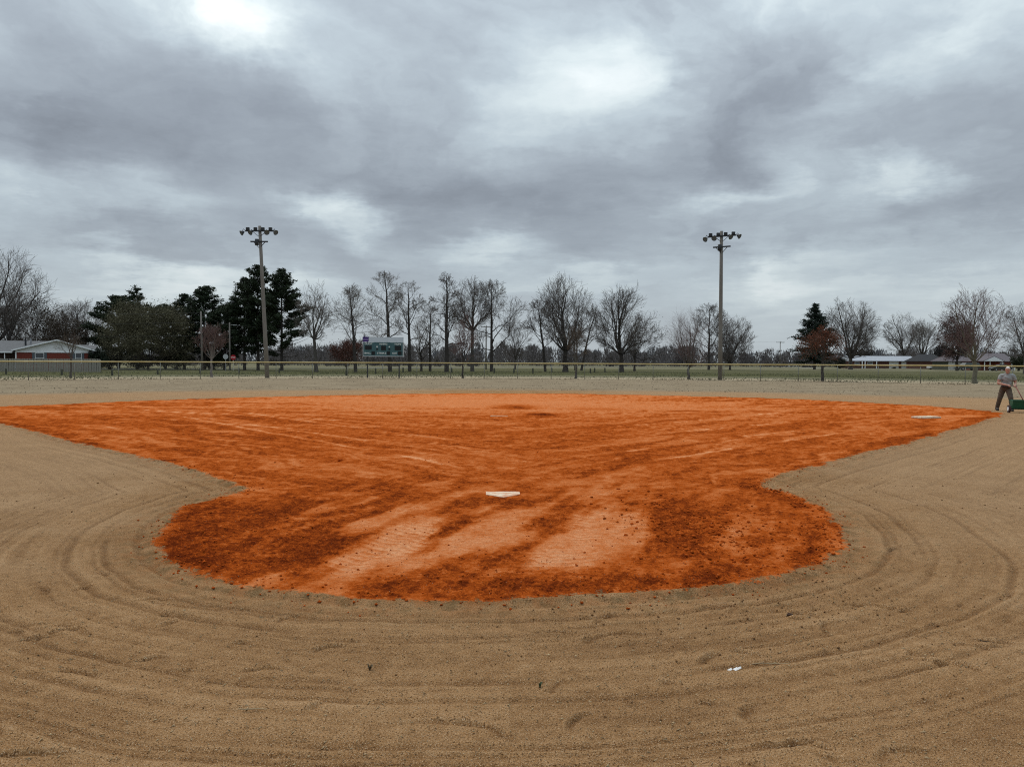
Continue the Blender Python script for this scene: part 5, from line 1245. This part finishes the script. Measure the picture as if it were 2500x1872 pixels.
for (rn, a, b_) in BONES:
    a_ = np.array(a); e = np.array(b_) - a_; t_ = np.clip(((co - a_) @ e) / (e @ e), 0, 1); d = np.linalg.norm(co - a_ - t_[:, None] * e, axis=1) - (.05 if rn in ('shirt',) else 0)
    m_ = d < best; best[m_] = d[m_]; reg[m_] = names.index(rn)
reg[(reg == 1) & (co[:, 2] < .835)] = 3; reg[(reg == 3) & (co[:, 2] > .835)] = 1
for f_ in body.polygons: f_.use_smooth = True
TH = R(-31); person = empty('person', (MX, MY, MZ), TH); person.scale = (.90, 1, .985)
body.name = 'body'; body.materials.clear(); link('body', body, skin, person)
polys = [tuple(p.vertices) for p in body.polygons]
rng2 = np.random.default_rng(4)
def clothing(name, keep_regs, off, m_, extra=None, fold=0.0):
    ok = np.isin(reg, keep_regs)
    if extra is not None: ok = extra
    ff = [f_ for f_ in polys if all(ok[i] for i in f_)]
    used = sorted({i for f_ in ff for i in f_}); mp = {v: i for i, v in enumerate(used)}
    wr = fold * np.sin(co[used][:, 2] * 55 + co[used][:, 0] * 30) * .5
    vv = co[used] + no[used] * (off + wr)[:, None] if hasattr(wr, '__len__') else co[used] + no[used] * off
    me_ = bpy.data.meshes.new(name); me_.from_pydata([tuple(v) for v in vv], [], [tuple(mp[i] for i in f_) for f_ in ff])
    for p in me_.polygons: p.use_smooth = True
    o_ = link(name, me_, m_, person); so = o_.modifiers.new('thick', 'SOLIDIFY'); so.thickness = .006; so.offset = -1; return o_
clothing('shirt', [1, 2], .014, shirt_m, fold=.006); clothing('trousers', [3], .012, trouser_m, fold=.006)
L_ = (co[:, 0] < 0)
for s_ in (True, False): clothing('shoe', [4], .008, shoe_m, (reg == 4) & (L_ == s_))
hl = (co - np.array(Hc)) @ np.array(hr.to_3x3())
hmask = (np.linalg.norm(hl, axis=1) < .16) & (hl[:, 2] > -.03) & ((hl[:, 1] > .0) | (hl[:, 2] > .055 + .0 * hl[:, 1])) & (np.abs(hl[:, 0]) < .084) & (reg == 0) & (co[:, 2] > 1.34)
clothing('hair', [0], .007, hair_m, hmask)
MB().bar((-.135, -.02, .845), (.16, -.05, .845), .25, .035).build('belt', shoe_m, person)
tag(person, 'man in grey shirt and brown trousers pushing a green spreader', 'person')

so_ = Matrix.Rotation(TH, 3, 'Z') @ Vector((.56, -1.10, 0))
sp_ = empty('drop_spreader', (MX + so_.x, MY + so_.y, MZ), R(16) + TH)
hg = mat('hopper_green', (.012, .085, .045), .45, .2, 4); red_h = mat('handle_red', (.16, .030, .022), .6, .25, 8)
hop = MB(); hwd = .44
prof = [(-.17, .42), (.17, .42), (.065, .14), (-.065, .14)]
hop.prism(prof, 'x', -hwd, hwd); hop.box(-hwd - .012, hwd + .012, -.185, -.165, .40, .43); hop.box(-hwd - .012, hwd + .012, .165, .185, .40, .43)
hp = hop.build('hopper', hg, sp_)
MB().add([(-.12, -.168, .355), (.30, -.168, .355), (.30, -.138, .285), (-.12, -.138, .285), (-.12, -.166, .355), (.30, -.166, .355), (.30, -.136, .285), (-.12, -.136, .285)], [(0, 1, 2, 3), (7, 6, 5, 4)]).build('decal', mat('decal_pale', (.45, .55, .50), .5, .1), hp)
MB().tube([(-hwd - .10, 0, .128), (hwd + .10, 0, .128)], .012, 8).build('axle', darkmetal, sp_)
for s_ in (-1, 1):
    x = s_ * (hwd + .065); wl = MB().tube([(x - .028, 0, .128), (x - .022, 0, .128), (x + .022, 0, .128), (x + .028, 0, .128)], [.112, .128, .128, .112], 20).build('wheel', mat('wheel_rubber', (.045, .022, .020), .85, .25), sp_)
    MB().tube([(x + s_ * .0285, 0, .128), (x + s_ * .036, 0, .128)], [.072, .066], 16).build('hub', whitep, wl)
    MB().tube([(x - s_ * .0285, 0, .128), (x - s_ * .034, 0, .128)], [.072, .066], 16).build('hub', whitep, wl)
Mi = Matrix.Translation((MX + so_.x, MY + so_.y, MZ)) @ Matrix.Rotation(R(16) + TH, 4, 'Z'); Mi = Mi.inverted()
wp = lambda v: Mi @ (Matrix.Rotation(TH, 3, 'Z') @ Vector((v[0] * .90, v[1], v[2] * .985)) + Vector((MX, MY, MZ)))
mid_g = GA.lerp(GB, .78)
h0 = Vector((-.06, .10, .40)); hgrip = wp(mid_g)
MB().tube([h0, h0.lerp(hgrip, .5) + Vector((0, -.01, .03)), h0.lerp(hgrip, .86) + Vector((0, 0, .05)), hgrip], .015, 8).build('handle', red_h, sp_, True)
MB().tube([wp(GA - (GB - GA) * .08), wp(GB + (GB - GA) * .08)], .0135, 8).build('grip_bar', darkmetal, sp_, True)
tag(sp_, 'green drop spreader on two wheels with a long red handle', 'spreader')
